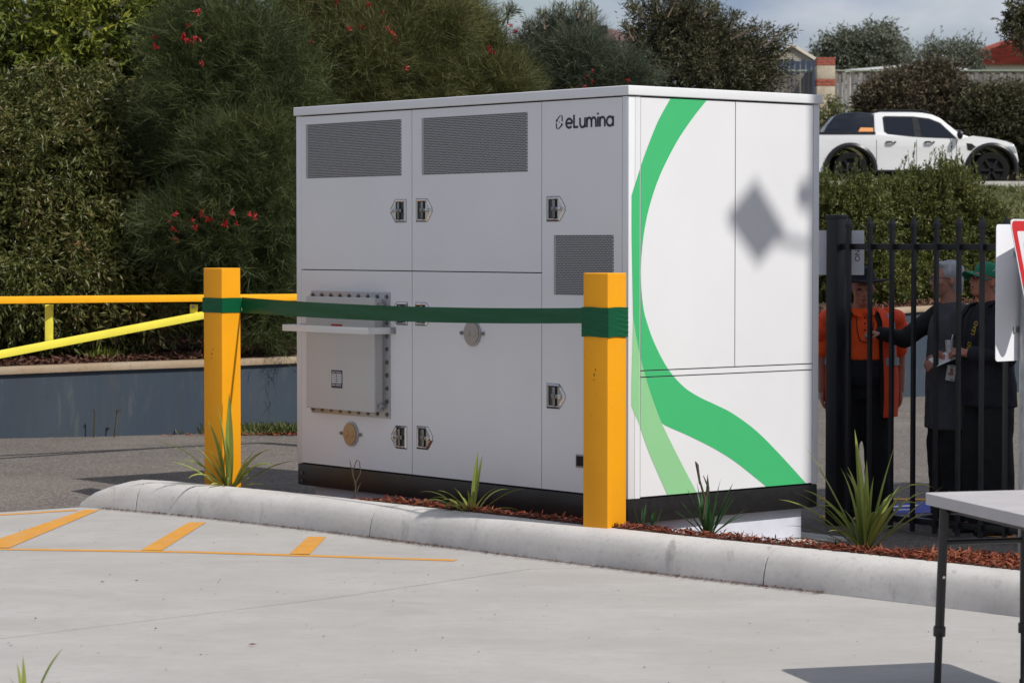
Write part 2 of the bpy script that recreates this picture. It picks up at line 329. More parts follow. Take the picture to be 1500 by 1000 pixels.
# far slab (beside the hatching) and near slab
far = [off2(J0, g)] + [off2(J1, g), off2(J2, g)] + [kline[i] for i in range(_c6, -1, -1)] + left_edge[1:]
near = [off2(J0, -g), Vector((-14, 2, 0)), Vector((9, 2, 0))] + [kline[i] for i in range(len(kline) - 1, _c6, -1)] + [kline[_c6] + (kline[_c6 + 1] - kline[_c6]) * .02, off2(J2, -g), off2(J1, -g)]
for nm, poly in (('concrete_apron', far), ('concrete_apron', near)):
    b = MB(); b.prism([(p.x, p.y) for p in poly], -.10, 0); struct(nm, b, M['concrete'])
b = MB(); b.prism([(-14, -2), (9, -2), (9, 1.996), (-14, 1.996)], -.1, 0); struct('concrete_apron', b, M['concrete'])

_q = [off2(J0, -.013), off2(J0, .013), off2(J1, .013), off2(J2, .013), off2(J2, -.013), off2(J1, -.013)]
b = MB(); b.prism([(p.x, p.y) for p in _q], -.09, -.004); struct('joint_filler', b, M['joint'])
def kerb_section(pts, lo, hi, name):
    prof = [(0, -.02), (.005, .03), (.014, .085), (.028, .130), (.048, .163), (.078, .185), (.115, .196), (.235, .20), (.24, .19), (.24, -.1)]
    rings = []
    for i, p in enumerate(pts):
        a = pts[max(i - 1, 0)]; c = pts[min(i + 1, len(pts) - 1)]; d = (c - a).normalized(); n = Vector((-d.y, d.x, 0)); h = lo + (hi - lo) * i / (len(pts) - 1) if name == 'taper' else 1
        if name == 'taper': h = max(.22, min(1, .22 + .95 * (i / (len(pts) - 1)) ** .75)); 
        wob = .004 * math.sin(p.x * 7) + .003 * math.sin(p.y * 17)
        rings.append([p + n * (o * (.55 + .45 * h) + wob * (z > .02)) + Vector((0, 0, z * h if z > 0 else z)) for o, z in prof])
    mb = MB(); mb.ring_tube(rings); return mb

def nearest(px, py): q = G(px, py, 0); return min(range(len(kline)), key=lambda i: (kline[i] - q).length)
cuts = [0, nearest(197, 748), nearest(540, 787), nearest(1122, 858), nearest(1850, 950), len(kline) - 1]
for i in range(5):
    a, c = cuts[i], cuts[i + 1]; seg = [p.copy() for p in kline[a:c + 1]]
    if i: seg[0] = seg[0] + (seg[1] - seg[0]).normalized() * .005
    seg[-1] = seg[-1] - (seg[-1] - seg[-2]).normalized() * .005
    o = kerb_section(seg, .2, 1, 'taper' if i == 0 else 'kerb').build('kerb', M['kerb'], smooth=True); tag(o, kind='structure')
# hatching paint
def strip_px(name, quads, m, z=.004, n=10):
    b = MB()
    for q in quads:
        P = [G(x, y, z) for x, y in q]
        b.add(P, [(0, 1, 2, 3)])
    return struct(name, b, m)
def line_px(pts, w):
    P = [G(x, y, .002) for x, y in pts]; Q = []
    for a, c in zip(P[:-1], P[1:]):
        d = (c - a).normalized(); n = Vector((-d.y, d.x, 0)) * w / 2; Q.append([a + n, c + n, c - n, a - n])
    return Q
b = MB()
for q in line_px([(-500, 797), (0, 803.5), (283, 808), (668, 820)], .085): b.add([p for p in q], [(0, 1, 2, 3)])
struct('yellow_edge_line', b, M['paint'])
b = MB()
for q in line_px([(-500, 784), (0, 753.5), (112, 746.5)], .075): b.add(q, [(0, 1, 2, 3)])
struct('yellow_edge_line', b, M['paint'])
for q in ([(124, 746), (147, 745.5), (14, 801.5), (-40, 801.5)], [(276, 764.6), (302, 764.2), (237, 805.5), (206, 805.2)], [(451, 785.6), (478, 785.6), (454, 811), (424, 810.6)]):
    b = MB(); b.add([G(x, y, .0035) for x, y in q], [(0, 1, 2, 3)]); struct('yellow_hatch_stripe', b, M['paint'])
# paint on the asphalt behind the fence
def patch(name, q, m, z): b = MB(); b.add([G(x, y, z) for x, y in q], [(0, 1, 2, 3)]); return struct(name, b, m)
patch('blue_bay_marking', [(1286, 737), (1420, 733), (1430, 750), (1288, 752)], M['bluepaint'], AZ + .004)
for q in ([(1300, 741), (1345, 738.5), (1346, 740.5), (1301, 743)], [(1305, 746), (1335, 745), (1336, 746.2), (1306, 747.4)]): patch('white_bay_marking', q, M['whitepaint'], AZ + .008)
for q in ([(1200, 728), (1500, 731), (1500, 733.5), (1200, 730.5)], [(1200, 754), (1500, 768), (1500, 773), (1200, 758)], [(1436, 776), (1486, 779), (1488, 788), (1440, 785)]): patch('yellow_bay_line', q, M['paint'], AZ + .004)

# garden bed behind the kerb: mound of soil plus bark chips
def bed_z(off): return .204 - .02 * off if off < .12 else max(AZ + .012, .2015 - (off - .12) * .36)
bi = [i for i in range(max(1, cuts[1] - 3), len(kline))]
def knorm(i): a = kline[max(i - 1, 0)]; c = kline[min(i + 1, len(kline) - 1)]; d = (c - a).normalized(); return Vector((-d.y, d.x, 0))
offs = [.225, .3, .4, .55, .75, .95, 1.2]
def fz(i, o):
    x = kline[i].x; lo = max(0, min(1, (x + 2.1) / 1.0)); rt = sm01((x - 1.25) / .7); z = bed_z(o - .22); z = z + rt * ((.204 - .02 * (o - .22) - .30 * max(0, o - .72)) - z) if o > .34 else z; g0 = ground_h(x + o * .7, kline[i].y + o * .7) - .02; return max(g0, g0 + (z - g0) * (.35 + .65 * lo)) if lo < 1 else max(z, g0)
def bedh(p):      # height of the bed under a world point
    i = min(range(len(kline)), key=lambda k: (kline[k] - Vector((p.x, p.y, 0))).length_squared); o = (Vector((p.x, p.y, 0)) - kline[i]).dot(knorm(i)); return fz(i, max(.22, o))
b = MB(); vs = []; fs = []
for k, i in enumerate(bi):
    n = knorm(i)
    for o in offs: p = kline[i] + n * o; vs.append((p.x, p.y, fz(i, o)))
m_ = len(offs)
for k in range(len(bi) - 1):
    for j in range(m_ - 1): a = k * m_ + j; fs.append((a, a + m_, a + m_ + 1, a + 1))
b.add(vs, fs); struct('garden_bed', b, M['mulch'], smooth=True)

def tri_cloud(name, P, D, Nn, Ln, Wd, m, parent=None, kind=None, fold=.18, bend=0.0):
    """P base, D direction, Nn side vector, Ln length, Wd width: one folded diamond leaf each (numpy arrays)"""
    n = len(P); D = D / np.linalg.norm(D, axis=1, keepdims=True)
    S = np.cross(D, Nn); S /= np.linalg.norm(S, axis=1, keepdims=True) + 1e-9; U = np.cross(S, D)
    Ln = Ln.reshape(-1, 1); Wd = Wd.reshape(-1, 1)
    V = np.empty((n, 4, 3)); mid = P + D * Ln * .42
    V[:, 0] = P; V[:, 1] = mid + S * Wd * .5 + U * Wd * fold; V[:, 2] = P + D * Ln - U * Ln * bend; V[:, 3] = mid - S * Wd * .5 + U * Wd * fold
    me = bpy.data.meshes.new(name); me.vertices.add(4 * n); me.vertices.foreach_set('co', V.reshape(-1)); me.loops.add(6 * n); me.polygons.add(2 * n)
    base = (np.arange(n) * 4).reshape(-1, 1); idx = np.concatenate([base, base + 1, base + 2, base, base + 2, base + 3], axis=1).reshape(-1)
    me.loops.foreach_set('vertex_index', idx.astype(np.int32)); me.polygons.foreach_set('loop_start', (np.arange(2 * n) * 3).astype(np.int32)); me.update(calc_edges=True)
    o = link(name, me, m, parent)
    if kind: o['kind'] = kind
    return o
def rdir(n, up=0.0):
    v = RNG.normal(size=(n, 3)); v /= np.linalg.norm(v, axis=1, keepdims=True); v[:, 2] += up; return v / np.linalg.norm(v, axis=1, keepdims=True)
# bark chips: thin wedges
n = 30000; ii = RNG.integers(bi[0], bi[-1] - 3, n); oo = .235 + RNG.random(n) ** 1.3 * .9
tt_ = RNG.random(n); P = np.array([[*(kline[i].lerp(kline[min(i + 1, len(kline) - 1)], t) + knorm(i) * o)[:2], fz(i, o) + RNG.random() * .018] for i, o, t in zip(ii, oo, tt_)])
D = rdir(n); D[:, 2] *= .35; Nn = rdir(n); Nn[:, 2] = abs(Nn[:, 2]) + .8
tri_cloud('bark_chips', P, D, Nn, RNG.uniform(.015, .06, n), RNG.uniform(.005, .016, n), M['chip'], kind='stuff', fold=.25)
# grit and crumbs on the apron and at the kerb foot
n = 2600; ii = RNG.integers(2, len(kline) - 30, n); oo = -np.abs(RNG.normal(0, .03, n)) - .002
tt_ = RNG.random(n); P = np.array([[*(kline[i].lerp(kline[i + 1], t) + knorm(i) * o)[:2], .006 + RNG.random() * .006] for i, o, t in zip(ii, oo, tt_)])
P2 = np.column_stack([RNG.uniform(-4.2, 3, 330), 18.6 - 9 * RNG.random(330) ** .8, np.full(330, .005)])
P2 = P2[(P2[:, 0] + P2[:, 1]) < 15.2]
P = np.vstack([P, P2]); n = len(P); D = rdir(n); D[:, 2] = .05; Nn = rdir(n) * .3; Nn[:, 2] = 1
tri_cloud('grit_and_crumbs', P, D, Nn, RNG.uniform(.006, .022, n) , RNG.uniform(.004, .012, n), M['litter'], kind='stuff')
for k, (px, py, s) in enumerate([(370, 943, .045), (52, 905, .035), (150, 852, .03), (200, 850, .03), (228, 920, .03), (1374, 920, .06), (1360, 925, .03)]):
    b = MB(); c = G(px, py, .012); a = k * 1.3
    d = Vector((math.cos(a), math.sin(a) * .5, .05)) * s / 2; q = Vector((-d.y, d.x, .1 * s)) * .35
    b.add([c - d, c - q, c + d, c + q, c + Vector((0, 0, .006))], [(0, 1, 4), (1, 2, 4), (2, 3, 4), (3, 0, 4)])
    lab = ['curled dark brown dead leaf lying alone at the left centre of the bare concrete', 'tiny dark leaf on bare concrete at the far left below the hatching', 'small dry leaf on concrete below the left end of the yellow edge line', 'small dry leaf just right of a like one below the left hatch stripe', 'dark crumb of leaf near the saw-cut line on the left', 'reddish dry leaf on the concrete just right of the table leg', 'small dark crumb beside the reddish leaf by the table leg'][k]
    tag(b.build('dead_leaf', M['litter']), lab, 'leaf', 'dead leaves on the concrete')

# pad below the cabinet
def L2W(x, y, z=0): return NC + wr * x + wl * y + Vector((0, 0, z))
ROT = Matrix.Translation(NC) @ Matrix.Rotation(YAW, 4, 'Z')
b = MB(); b.box(-.1, CD + .22, -.06, CW + .1, -.12, -.035, ROT); struct('concrete_pad', b, M['kerb'], bevel=.01)

# ------------------------------------------------------------------ the cabinet
C = empty('equipment_cabinet', NC, YAW, 'large white power cabinet with a green wave on its sunlit end', 'cabinet')
def frect(mb, face, a0, a1, z0, z1, d0, d1):
    """box on a face: face 'L' (long shaded) or 'R' (sunlit end); d = metres proud of the face"""
    if face == 'L': mb.box(-d1, -d0, a0, a1, z0, z1)
    else: mb.box(a0, a1, -d1, -d0, z0, z1)
    return mb
def fpt(face, a, z, d): return (-d, a, z) if face == 'L' else (a, -d, z)
b = MB(); b.box(.03, CD - .03, .03, CW - .03, Z0 - .02, ZT - .07); b.build('inner_body', M['dark'], C)  # dark core added so the gaps between panels look shaded
b = MB(); b.box(.004, CD - .004, .004, CW - .004, ZB, Z0 - .004); base = b.build('base_frame', M['black'], C, bevel=.004)
for z in (.20, .255):
    for y in (.05, .11, CW - .06): b = MB(); b.tube([(.0, y, z), (-.006, y, z)], .009, 8); b.build('bolt_head', M['dchrome'], C)
b = MB(); b.box(.07, CD - .09, .06, CW - .12, -.035, ZB - .003); b.build('plinth', M['plinth'], C, bevel=.003)
zc = ZT - .062
b = MB(); b.box(-.014, CD + .014, -.014, CW + .014, zc, ZT - .004); b.build('roof_cap', M['white2'], C, bevel=.006, seg=3)
b = MB(); b.box(.3, CD - .3, .3, CW - .3, ZT - .004, ZT + .003); b.build('roof_sheet', M['white2'], C)
# corner posts: an outer angle with a shadow groove beside it
for (x, y) in ((0, 0), (0, CW), (CD, 0), (CD, CW)):
    sx, sy = (1 if x == 0 else -1), (1 if y == 0 else -1); b = MB()
    Lp = [(0, 0), (.052, 0), (.052, .022), (.022, .022), (.022, .0555), (0, .0555)]; Lp = [(x + sx * p, y + sy * q) for p, q in Lp]; b.prism(Lp if sx * sy > 0 else Lp[::-1], Z0, zc - .006)
    b.build('corner_post', M['white2'], C, bevel=.003)
tU, tZ = zc - .006, Z0 + .004
uA, uB = LF(603.5, 300)[0], LF(793.5, 300)[0]
G_ = .0035
def panel(name, face, a0, a1, z0, z1, holes=(), d=.0, th=.022, m=None):
    a0 += G_; a1 -= G_; z0 += G_; z1 -= G_
    A = sorted({a0, a1, *[h[0] for h in holes], *[h[1] for h in holes]}); Z = sorted({z0, z1, *[h[2] for h in holes], *[h[3] for h in holes]})
    mb = MB(); inh = lambda a, z: any(h[0] < a < h[1] and h[2] < z < h[3] for h in holes)
    for i in range(len(A) - 1):
        for j in range(len(Z) - 1):
            if inh((A[i] + A[i + 1]) / 2, (Z[j] + Z[j + 1]) / 2): continue
            q = [(A[i], Z[j]), (A[i + 1], Z[j]), (A[i + 1], Z[j + 1]), (A[i], Z[j + 1])]
            mb.add([fpt(face, a, z, d) for a, z in q], [(0, 1, 2, 3)])
    for (p0, p1, q0, q1) in [(a0, a1, z0, z1)] + [tuple(h[:4]) for h in holes]:
        cs = [(p0, q0), (p1, q0), (p1, q1), (p0, q1)]
        for k in range(4):
            (a, z), (a2, z2) = cs[k], cs[(k + 1) % 4]
            mb.add([fpt(face, a, z, d), fpt(face, a2, z2, d), fpt(face, a2, z2, d - th), fpt(face, a, z, d - th)], [(0, 1, 2, 3)])
    me = mb.mesh(name); bm = bmesh.new(); bm.from_mesh(me)
    tgt = Vector((-1, 0, 0)) if face == 'L' else Vector((0, -1, 0))
    bm.to_mesh(me); bm.free()
    return link(name, me, m or M['white'], C)
def vent_rect(p): 
    q = [LF(*x) for x in p]; us = sorted(a for a, _ in q); zs = sorted(z for _, z in q)
    return ((us[0] + us[1]) / 2, (us[2] + us[3]) / 2, (zs[0] + zs[1]) / 2, (zs[2] + zs[3]) / 2)
V1 = vent_rect([(447, 182), (588, 175.5), (449, 261), (588, 258)]); V2 = vent_rect([(617, 172.5), (773, 165), (618, 256.5), (773, 251.5)]); V3 = vent_rect([(811, 344.5), (899, 344), (811, 432), (899, 433)])
uE = CW - .055; uN = .055
panel('upper_door', 'L', uA, uE, ZS, tU, [V1]); panel('upper_door', 'L', uB, uA, ZS, tU, [V2])
panel('side_panel', 'L', uN, uB, tZ, tU, [V3])
panel('lower_door', 'L', uA, uE, tZ, ZS); panel('lower_door', 'L', uB, uA, tZ, ZS)
vL = RF(938, 300)[0]; vM = RF(1077, 300)[0]; vR = CD - .055; zm1 = RF(938, 543)[1]; zm2 = RF(938, 552.5)[1]
panel('end_door', 'R', vL, vM, zm1, tU); panel('end_door', 'R', vM, vR, zm1, tU)
panel('end_rail', 'R', vL, vR, zm2, zm1); panel('end_lower_panel', 'R', vL, vR, tZ, zm2)
# plain far sides
b = MB(); b.box(CD - .02, CD - .001, .06, CW - .06, tZ, tU); b.build('back_panel', M['white'], C)
b = MB(); b.box(.06, CD - .06, CW - .02, CW - .001, tZ, tU); b.build('side_panel', M['white'], C)
b = MB(); b.box(.026, .029, .06, CW - .06, Z0, tU); b.box(.06, CD - .06, .026, .029, Z0, tU); b.build('backing_sheet', M['gap'], C)  # sheet colour gives the panel gaps their shade
def perforated(a0, a1, z0, z1):
    pz = .0108; pa = .0130; nr = int(round((z1 - z0) / pz)); nc = int(round((a1 - a0) / pa)); pz = (z1 - z0) / nr; pa = (a1 - a0) / (nc + .5)
    mb = MB(); vs = []; fs = []; d = .002; r = .0057
    for j in range(nr):
        o = (j % 2) * .5 * pa; zc2 = z0 + (j + .5) * pz
        e0, e1 = ((a0, a0 + o) if o else (a1 - pa * .5, a1))
        k = len(vs); vs += [fpt('L', a, z, d) for a, z in ((e0, zc2 - pz / 2), (e1, zc2 - pz / 2), (e1, zc2 + pz / 2), (e0, zc2 + pz / 2))]; fs.append((k, k + 1, k + 2, k + 3))
        for i in range(nc):
            ac = a0 + o + (i + .5) * pa; k = len(vs)
            cs = [(-.5, -.5), (0, -.5), (.5, -.5), (.5, 0), (.5, .5), (0, .5), (-.5, .5), (-.5, 0)]
            vs += [fpt('L', ac + x * pa, zc2 + y * pz, d) for x, y in cs]
            vs += [fpt('L', ac + r * math.cos(t), zc2 + r * math.sin(t), d) for t in [rad(225 + 45 * q) for q in range(8)]]
            fs += [(k + q, k + (q + 1) % 8, k + 8 + (q + 1) % 8, k + 8 + q) for q in range(8)]
    me = bpy.data.meshes.new('vent_grille'); me.from_pydata(vs, [], fs); return me
for V in (V1, V2, V3):
    o = link('vent_grille', perforated(V[0] + .001, V[1] - .001, V[2] + .001, V[3] - .001), M['vent'], C)
    b = MB(); b.box(.018, .0215, V[0] - .01, V[1] + .01, V[2] - .01, V[3] + .01); link('vent_backing', b.mesh('vent_backing'), M['dark'], o)
# latches
def latch_mesh():
    w, h = .074, .074
    out = [(-w, -h), (w * .55, -h), (w * .75, -h * .8), (w * 1.25, -h * .18), (w * 1.25, h * .18), (w * .75, h * .8), (w * .55, h), (-w, h)]
    hole = [(-w * .72, -h * .8), (w * .42, -h * .8), (w * .42, h * .8), (-w * .72, h * .8)]
    return out, hole
def make_latch(px, py, s=1, flip=1, rec=None):
    a, z = LF(px, py); out, hole = latch_mesh(); flip = -flip     # +u runs to the left of the picture
    T = Matrix.Translation((0, a, z))
    P = lambda x, y, d: T @ Vector((-d, x * flip * s, y * s))
    mb = MB(); n = len(out); k = 0
    sc2 = .86
    vs = [P(x, y, .001) for x, y in out] + [P(x * sc2, y * sc2, .010) for x, y in out]
    mb.add(vs, [(i, (i + 1) % n, n + (i + 1) % n, n + i) for i in range(n)])
    loop = [P(x * sc2, y * sc2, .010) for x, y in out]; 
    ho = [hole[0], hole[1], hole[1], hole[1], hole[2], hole[2], hole[2], hole[3]]
    mb.add(loop + [P(x, y, .007) for x, y in ho], [(i, (i + 1) % n, n + (i + 1) % n, n + i) for i in range(n)])
    lt = mb.build('latch', M['chrome'], C)
    mb = MB(); mb.add([P(x, y, .007) for x, y in hole] + [P(x * .95, y * .95, .0015) for x, y in hole], [(i, (i + 1) % 4, 4 + (i + 1) % 4, 4 + i) for i in range(4)] + [(4, 5, 6, 7)]); mb.build('latch_pan', M['pan'], lt)
    mb = MB(); o2 = [(x * 1.045, y * 1.035) for x, y in out]; mb.add([P(x, y, .0008) for x, y in o2], [tuple(range(n))]); mb.build('latch_outline', M['dark'], lt)  # dark outline sheet around the latch rim
    mb = MB(); mb.box(-.012 * s, -.0015, -.012 * s, .012 * s, -.055 * s, .055 * s, T); mb.box(-.014 * s, -.003, -.036 * s, .022 * s, -.012 * s, .012 * s, T); mb.tube([T @ Vector((-.004, 0, 0)), T @ Vector((-.018 * s, 0, 0))], .013 * s, 10)
    mb.build('latch_handle', M['dchrome'], lt, bevel=.002)
    q = .058 * s * flip
    mb = MB(); mb.tube([T @ Vector((-.006, q, 0)), T @ Vector((-.022 * s, q, 0))], .014 * s, 12); mb.build('lock_cylinder', M['chrome'], lt, bevel=.003)
    return lt
for a in [(585, 309, 1, -1), (620, 308, 1, 1), (813, 306, 1.02, 1), (587, 459, 1, -1), (619, 460, 1, 1), (586, 640, 1, -1), (621, 641, 1, 1), (813, 580, 1.02, 1)]: make_latch(*a)
a, z = LF(852, 675); b = MB(); frect(b, 'L', a - .05, a + .05, z - .04, z + .04, 0, .006); p_ = b.build('inlet_plate', M['dchrome'], C, bevel=.003)
b = MB(); frect(b, 'L', a - .038, a + .038, z - .03, z + .03, .006, .010); b.build('inlet_window', M['dark'], p_)
# round port caps
for (px, py) in ((693, 488), (515, 635)):
    a, z = LF(px, py); b = MB(); b.tube([(0, a, z), (-.012, a, z)], .084, 28); b.box(-.010, 0, a - .122, a + .122, z - .012, z + .012)
    pc = b.build('port_cap', M['steel'], C, bevel=.004)
    b = MB(); b.tube([(-.012, a, z), (-.020, a, z)], .072, 28); tn = M['portcap'] if px > 600 else M['warmcap']; disc = b.build('cap_disc', tn, pc, bevel=.004)
    for s in (-1, 1):
        b = MB(); b.tube([(-.020, a + s * .030, z), (-.026, a + s * .030, z)], [.024, .021], 16); b.build('cap_boss', tn, pc, bevel=.002)
        b = MB(); b.tube([(-.010, a + s * .108, z), (-.018, a + s * .108, z)], .010, 8); b.build('screw', M['dchrome'], pc)
# control enclosure
u0, zt_ = LF(572, 428.5); u1, _ = LF(457, 424); _, zb_ = LF(572, 613)
b = MB(); frect(b, 'L', u0, u1, zb_, zt_, 0, .008); fl = b.build('flange_plate', M['steel'], C, bevel=.002)
cu0, cz1 = LF(566, 437.5); cu1, _ = LF(463.5, 435.5); _, cz0 = LF(566, 603)
b = MB(); frect(b, 'L', cu0 + .03, cu1, cz0, cz1, .006, .075); enc = b.build('enclosure_cover', M['enclosure'], C, bevel=.006, seg=3)
b = MB(); frect(b, 'L', cu0 + .024, cu1 + .006, cz0 - .006, cz1 + .006, .064, .085); b.build('enclosure_lid', M['enclosure'], enc, bevel=.007, seg=3)
def bolt(a, z, r=.012):
    b = MB(); b.tube([(-.008, a, z), (-.011, a, z)], r * 1.35, 10); b.tube([(-.011, a, z), (-.022, a, z)], r * .8, 6); return b.build('bolt', M['dchrome'], fl)
for i in range(9): bolt(u0 + .03 + (u1 - u0 - .05) * i / 8, zt_ - .028); bolt(u0 + .03 + (u1 - u0 - .05) * i / 8, zb_ + .026)
for i in range(1, 9): bolt(u0 + .028, zb_ + .026 + (zt_ - zb_ - .054) * i / 9)
for z in (cz0 + .04, cz1 - .04):
    b = MB(); b.box(-.055, -.01, cu0 - .0, cu0 + .03, z - .012, z + .012); b.build('hinge', M['steel'], enc, bevel=.002)
def plate(name, pxs, m, parent, d, face='L'):
    f = LF if face == 'L' else RF; q = [f(*p) for p in pxs]; a0, a1 = min(x for x, _ in q), max(x for x, _ in q); z0, z1 = min(z for _, z in q), max(z for _, z in q)
    b = MB(); frect(b, face, a0, a1, z0, z1, d, d + .0015); return b.build(name, m, parent), (a0, a1, z0, z1)
lb, (a0, a1, z0, z1) = plate('rating_label', [(500.5, 541), (516.5, 568)], M['label'], enc, .0855)
b = MB()
for r_ in range(8):
    zz = z1 - .012 - r_ * (z1 - z0 - .02) / 8
    if r_ in (0, 6, 7): 
        b.box(-.0885, -.0875, a0 + .012, a0 + .07, zz - .004, zz); b.box(-.0885, -.0875, a0 + .078, a1 - .01, zz - .004, zz); continue
    b.box(-.0885, -.0875, a0 + .006, (a0 + a1) / 2 - .003, zz - .008, zz); b.box(-.0885, -.0875, (a0 + a1) / 2 + .003, a1 - .006, zz - .008, zz)
b.build('label_print', M['labelw'], lb)
plate('warning_sticker', [(500, 474), (516, 479)], M['red'], enc, .0855)
b = MB(); zz = LF(572, 484)[1]
pr = .20; ub0 = u0 - .01; ub1 = LF(448, 480)[0]
b.box(-pr, -pr + .045, ub0, ub1, zz - .022, zz + .022); gb = b.build('guard_bar', M['white2'], C, bevel=.004)
for u in (ub0, ub1): 
    b = MB(); b.box(-pr + .045, -.001, u - (.0 if u == ub0 else .02), u + (.02 if u == ub0 else 0), zz - .022, zz + .022); b.build('bar_bracket', M['white2'], gb, bevel=.002)
    b = MB(); b.box(-.006, -.0005, u - .05, u + .05, zz - .022, zz + .022); b.tube([(-.005, u + (-.035 if u == ub0 else .035), zz), (-.016, u + (-.035 if u == ub0 else .035), zz)], .011, 6); b.build('bar_foot', M['steel'], gb)
# logo: strokes laid on the face
def stroke(mb, pts, w, to3, d0=.0006, d1=.0016, closed=False):
    n = len(pts); L_, R_ = [], []
    for i in range(n):
        a = pts[(i - 1) % n] if closed or i else pts[0]; c = pts[(i + 1) % n] if closed or i < n - 1 else pts[-1]
        dx, dy = c[0] - a[0], c[1] - a[1]; l = math.hypot(dx, dy) or 1; nx, ny = -dy / l * w / 2, dx / l * w / 2
        L_.append((pts[i][0] + nx, pts[i][1] + ny)); R_.append((pts[i][0] - nx, pts[i][1] - ny))
    m2 = n if closed else n - 1
    for i in range(m2):
        j = (i + 1) % n; mb.add([to3(*L_[i], d1), to3(*L_[j], d1), to3(*R_[j], d1), to3(*R_[i], d1)], [(0, 1, 2, 3)])
def arc(cx, cy, rx, ry, a0, a1, n=14): return [(cx + rx * math.cos(rad(a0 + (a1 - a0) * i / n)), cy + ry * math.sin(rad(a0 + (a1 - a0) * i / n))) for i in range(n + 1)]
lu0, lz0 = LF(829, 188.3); lu1, _ = LF(899.5, 185); _, lzt = LF(840.5, 168.5)
hL = lzt - lz0; wtot = lu0 - lu1
# letter strokes in units: x-height .74, cap 1
X = .76; r_ = .37; ST = .185
def letters():
    S = []; x = .37
    S.append(arc(x, .38, .34, .34, 0, 318, 26)); S.append([(x - .34, .38), (x + .34, .38)]); x = .37 + .37 + .16
    S.append([(x, 1.0), (x, 0.0)]); S.append([(x - .03, .065), (x + .46, .065)]); x += .66
    S.append([(x, X), (x, .33)] + arc(x + .27, .33, .27, .30, 180, 360) + [(x + .54, X)]); S.append([(x + .54, .4), (x + .54, 0)]); x += .54 + .22
    S.append([(x, 0), (x, X)]); S.append([(x, .3)] + arc(x + .24, .46, .24, .26, 180, 0) + [(x + .48, 0)]); S.append([(x + .48, .3)] + arc(x + .72, .46, .24, .26, 180, 0) + [(x + .96, 0)]); x += .96 + .22
    S.append([(x, 0), (x, X)]); S.append([(x, .92), (x, 1.06)]); x += .22
    S.append([(x, 0), (x, X)]); S.append([(x, .3)] + arc(x + .26, .44, .26, .28, 180, 0) + [(x + .52, 0)]); x += .52 + .20 + .34
    S.append(arc(x, .38, .34, .34, 0, 360, 28)); S.append([(x + .34, 0), (x + .34, X)]); x += .34 + ST / 2
    return S, x
S, tw = letters(); kx = wtot / tw; b = MB()
slope = 0
to3 = lambda x, y, d: (-d, lu0 - x * kx, lz0 + y * hL)
for s in S: stroke(b, s, ST, to3)
lg = b.build('logo_lettering', M['ink'], C, fixn=False)
iu0, iz0 = LF(814.5, 190); iu1, _ = LF(824.5, 168); _, iz1 = LF(814.5, 169)
b = MB(); t3 = lambda x, y, d: (-d, iu0 + (iu1 - iu0) * x, iz0 + (iz1 - iz0) * y)
for poly in ([(0, .66), (.62, 1), (.66, .93), (.24, .66), (.26, .55), (0, .50)], [(.70, 1), (.9, .96), (1, .85), (1, .52), (.84, .55), (.84, .85)], [(1, .40), (1, .26), (.38, 0), (.34, .07), (.76, .3), (.72, .42)], [(.3, 0), (.1, .04), (0, .15), (0, .46), (.16, .43), (.16, .15)], [(.42, .50), (.5, .56), (.58, .50), (.5, .44)]):
    b.add([t3(x, y, .0016) for x, y in poly], [tuple(range(len(poly)))])
b.build('logo_symbol', M['ink'], C, fixn=False)
# green vinyl on the sunlit end
def clip(poly, a0, a1, z0, z1):
    for ax, lim, sgn in ((0, a0, 1), (0, a1, -1), (1, z0, 1), (1, z1, -1)):
        out = []
        for i in range(len(poly)):
            p, q = poly[i], poly[(i + 1) % len(poly)]; ip, iq = (p[ax] - lim) * sgn >= 0, (q[ax] - lim) * sgn >= 0
            if ip: out.append(p)
            if ip != iq: t = (lim - p[ax]) / (q[ax] - p[ax]); out.append((p[0] + (q[0] - p[0]) * t, p[1] + (q[1] - p[1]) * t))
        poly = out
        if len(poly) < 3: return []
    return poly
def smooth_curve(pts, k=5):
    out = []
    for i in range(len(pts) - 1):
        p0, p1, p2, p3 = pts[max(i - 1, 0)], pts[i], pts[i + 1], pts[min(i + 2, len(pts) - 1)]
        for j in range(k):
            t = j / k; out.append(tuple(.5 * ((2 * p1[c]) + (-p0[c] + p2[c]) * t + (2 * p0[c] - 5 * p1[c] + 4 * p2[c] - p3[c]) * t * t + (-p0[c] + 3 * p1[c] - 3 * p2[c] + p3[c]) * t ** 3) for c in (0, 1)))
    return out + [pts[-1]]
R_ = lambda l: [RF(*p) for p in l]
out_l = smooth_curve(R_([(987, 130), (983, 142.3), (963.6, 178), (946.6, 220.5), (938.4, 244), (929.6, 271.5), (924, 290)]))
mid_l = smooth_curve(R_([(927, 462), (930, 482), (936, 515), (945, 550), (956, 585), (968.5, 618.5)]))
inn = smooth_curve(R_([(1047, 130), (1037.4, 144), (1014.6, 173), (990.8, 208.6), (967, 256), (951.7, 300.4), (943.2, 341), (939.1, 382), (939, 416), (942.2, 450), (947.5, 472), (958.6, 502.7), (977.6, 538.8), (1000.4, 565.4), (1023, 580.6), (1047, 592), (1072.6, 605), (1106.8, 630), (1141, 664), (1181, 708), (1190, 719)]))
low = smooth_curve(R_([(968.5, 618.5), (977.6, 624.3), (1008, 637.6), (1046, 656.6), (1076.4, 675.6), (1103, 696.5), (1123.8, 713.6), (1135, 724)]))
dark = out_l + mid_l[:-1] + low + inn[::-1]
light = mid_l + smooth_curve(R_([(968.5, 618.5), (992.8, 668), (1015.8, 712), (1024, 728)]))[1:] + smooth_curve(R_([(985, 741), (977.6, 725), (951, 664), (937, 624.3), (929, 605), (924, 592)]))
def tri_poly(poly): return tessellate_polygon([[Vector((x, y, 0)) for x, y in poly]])
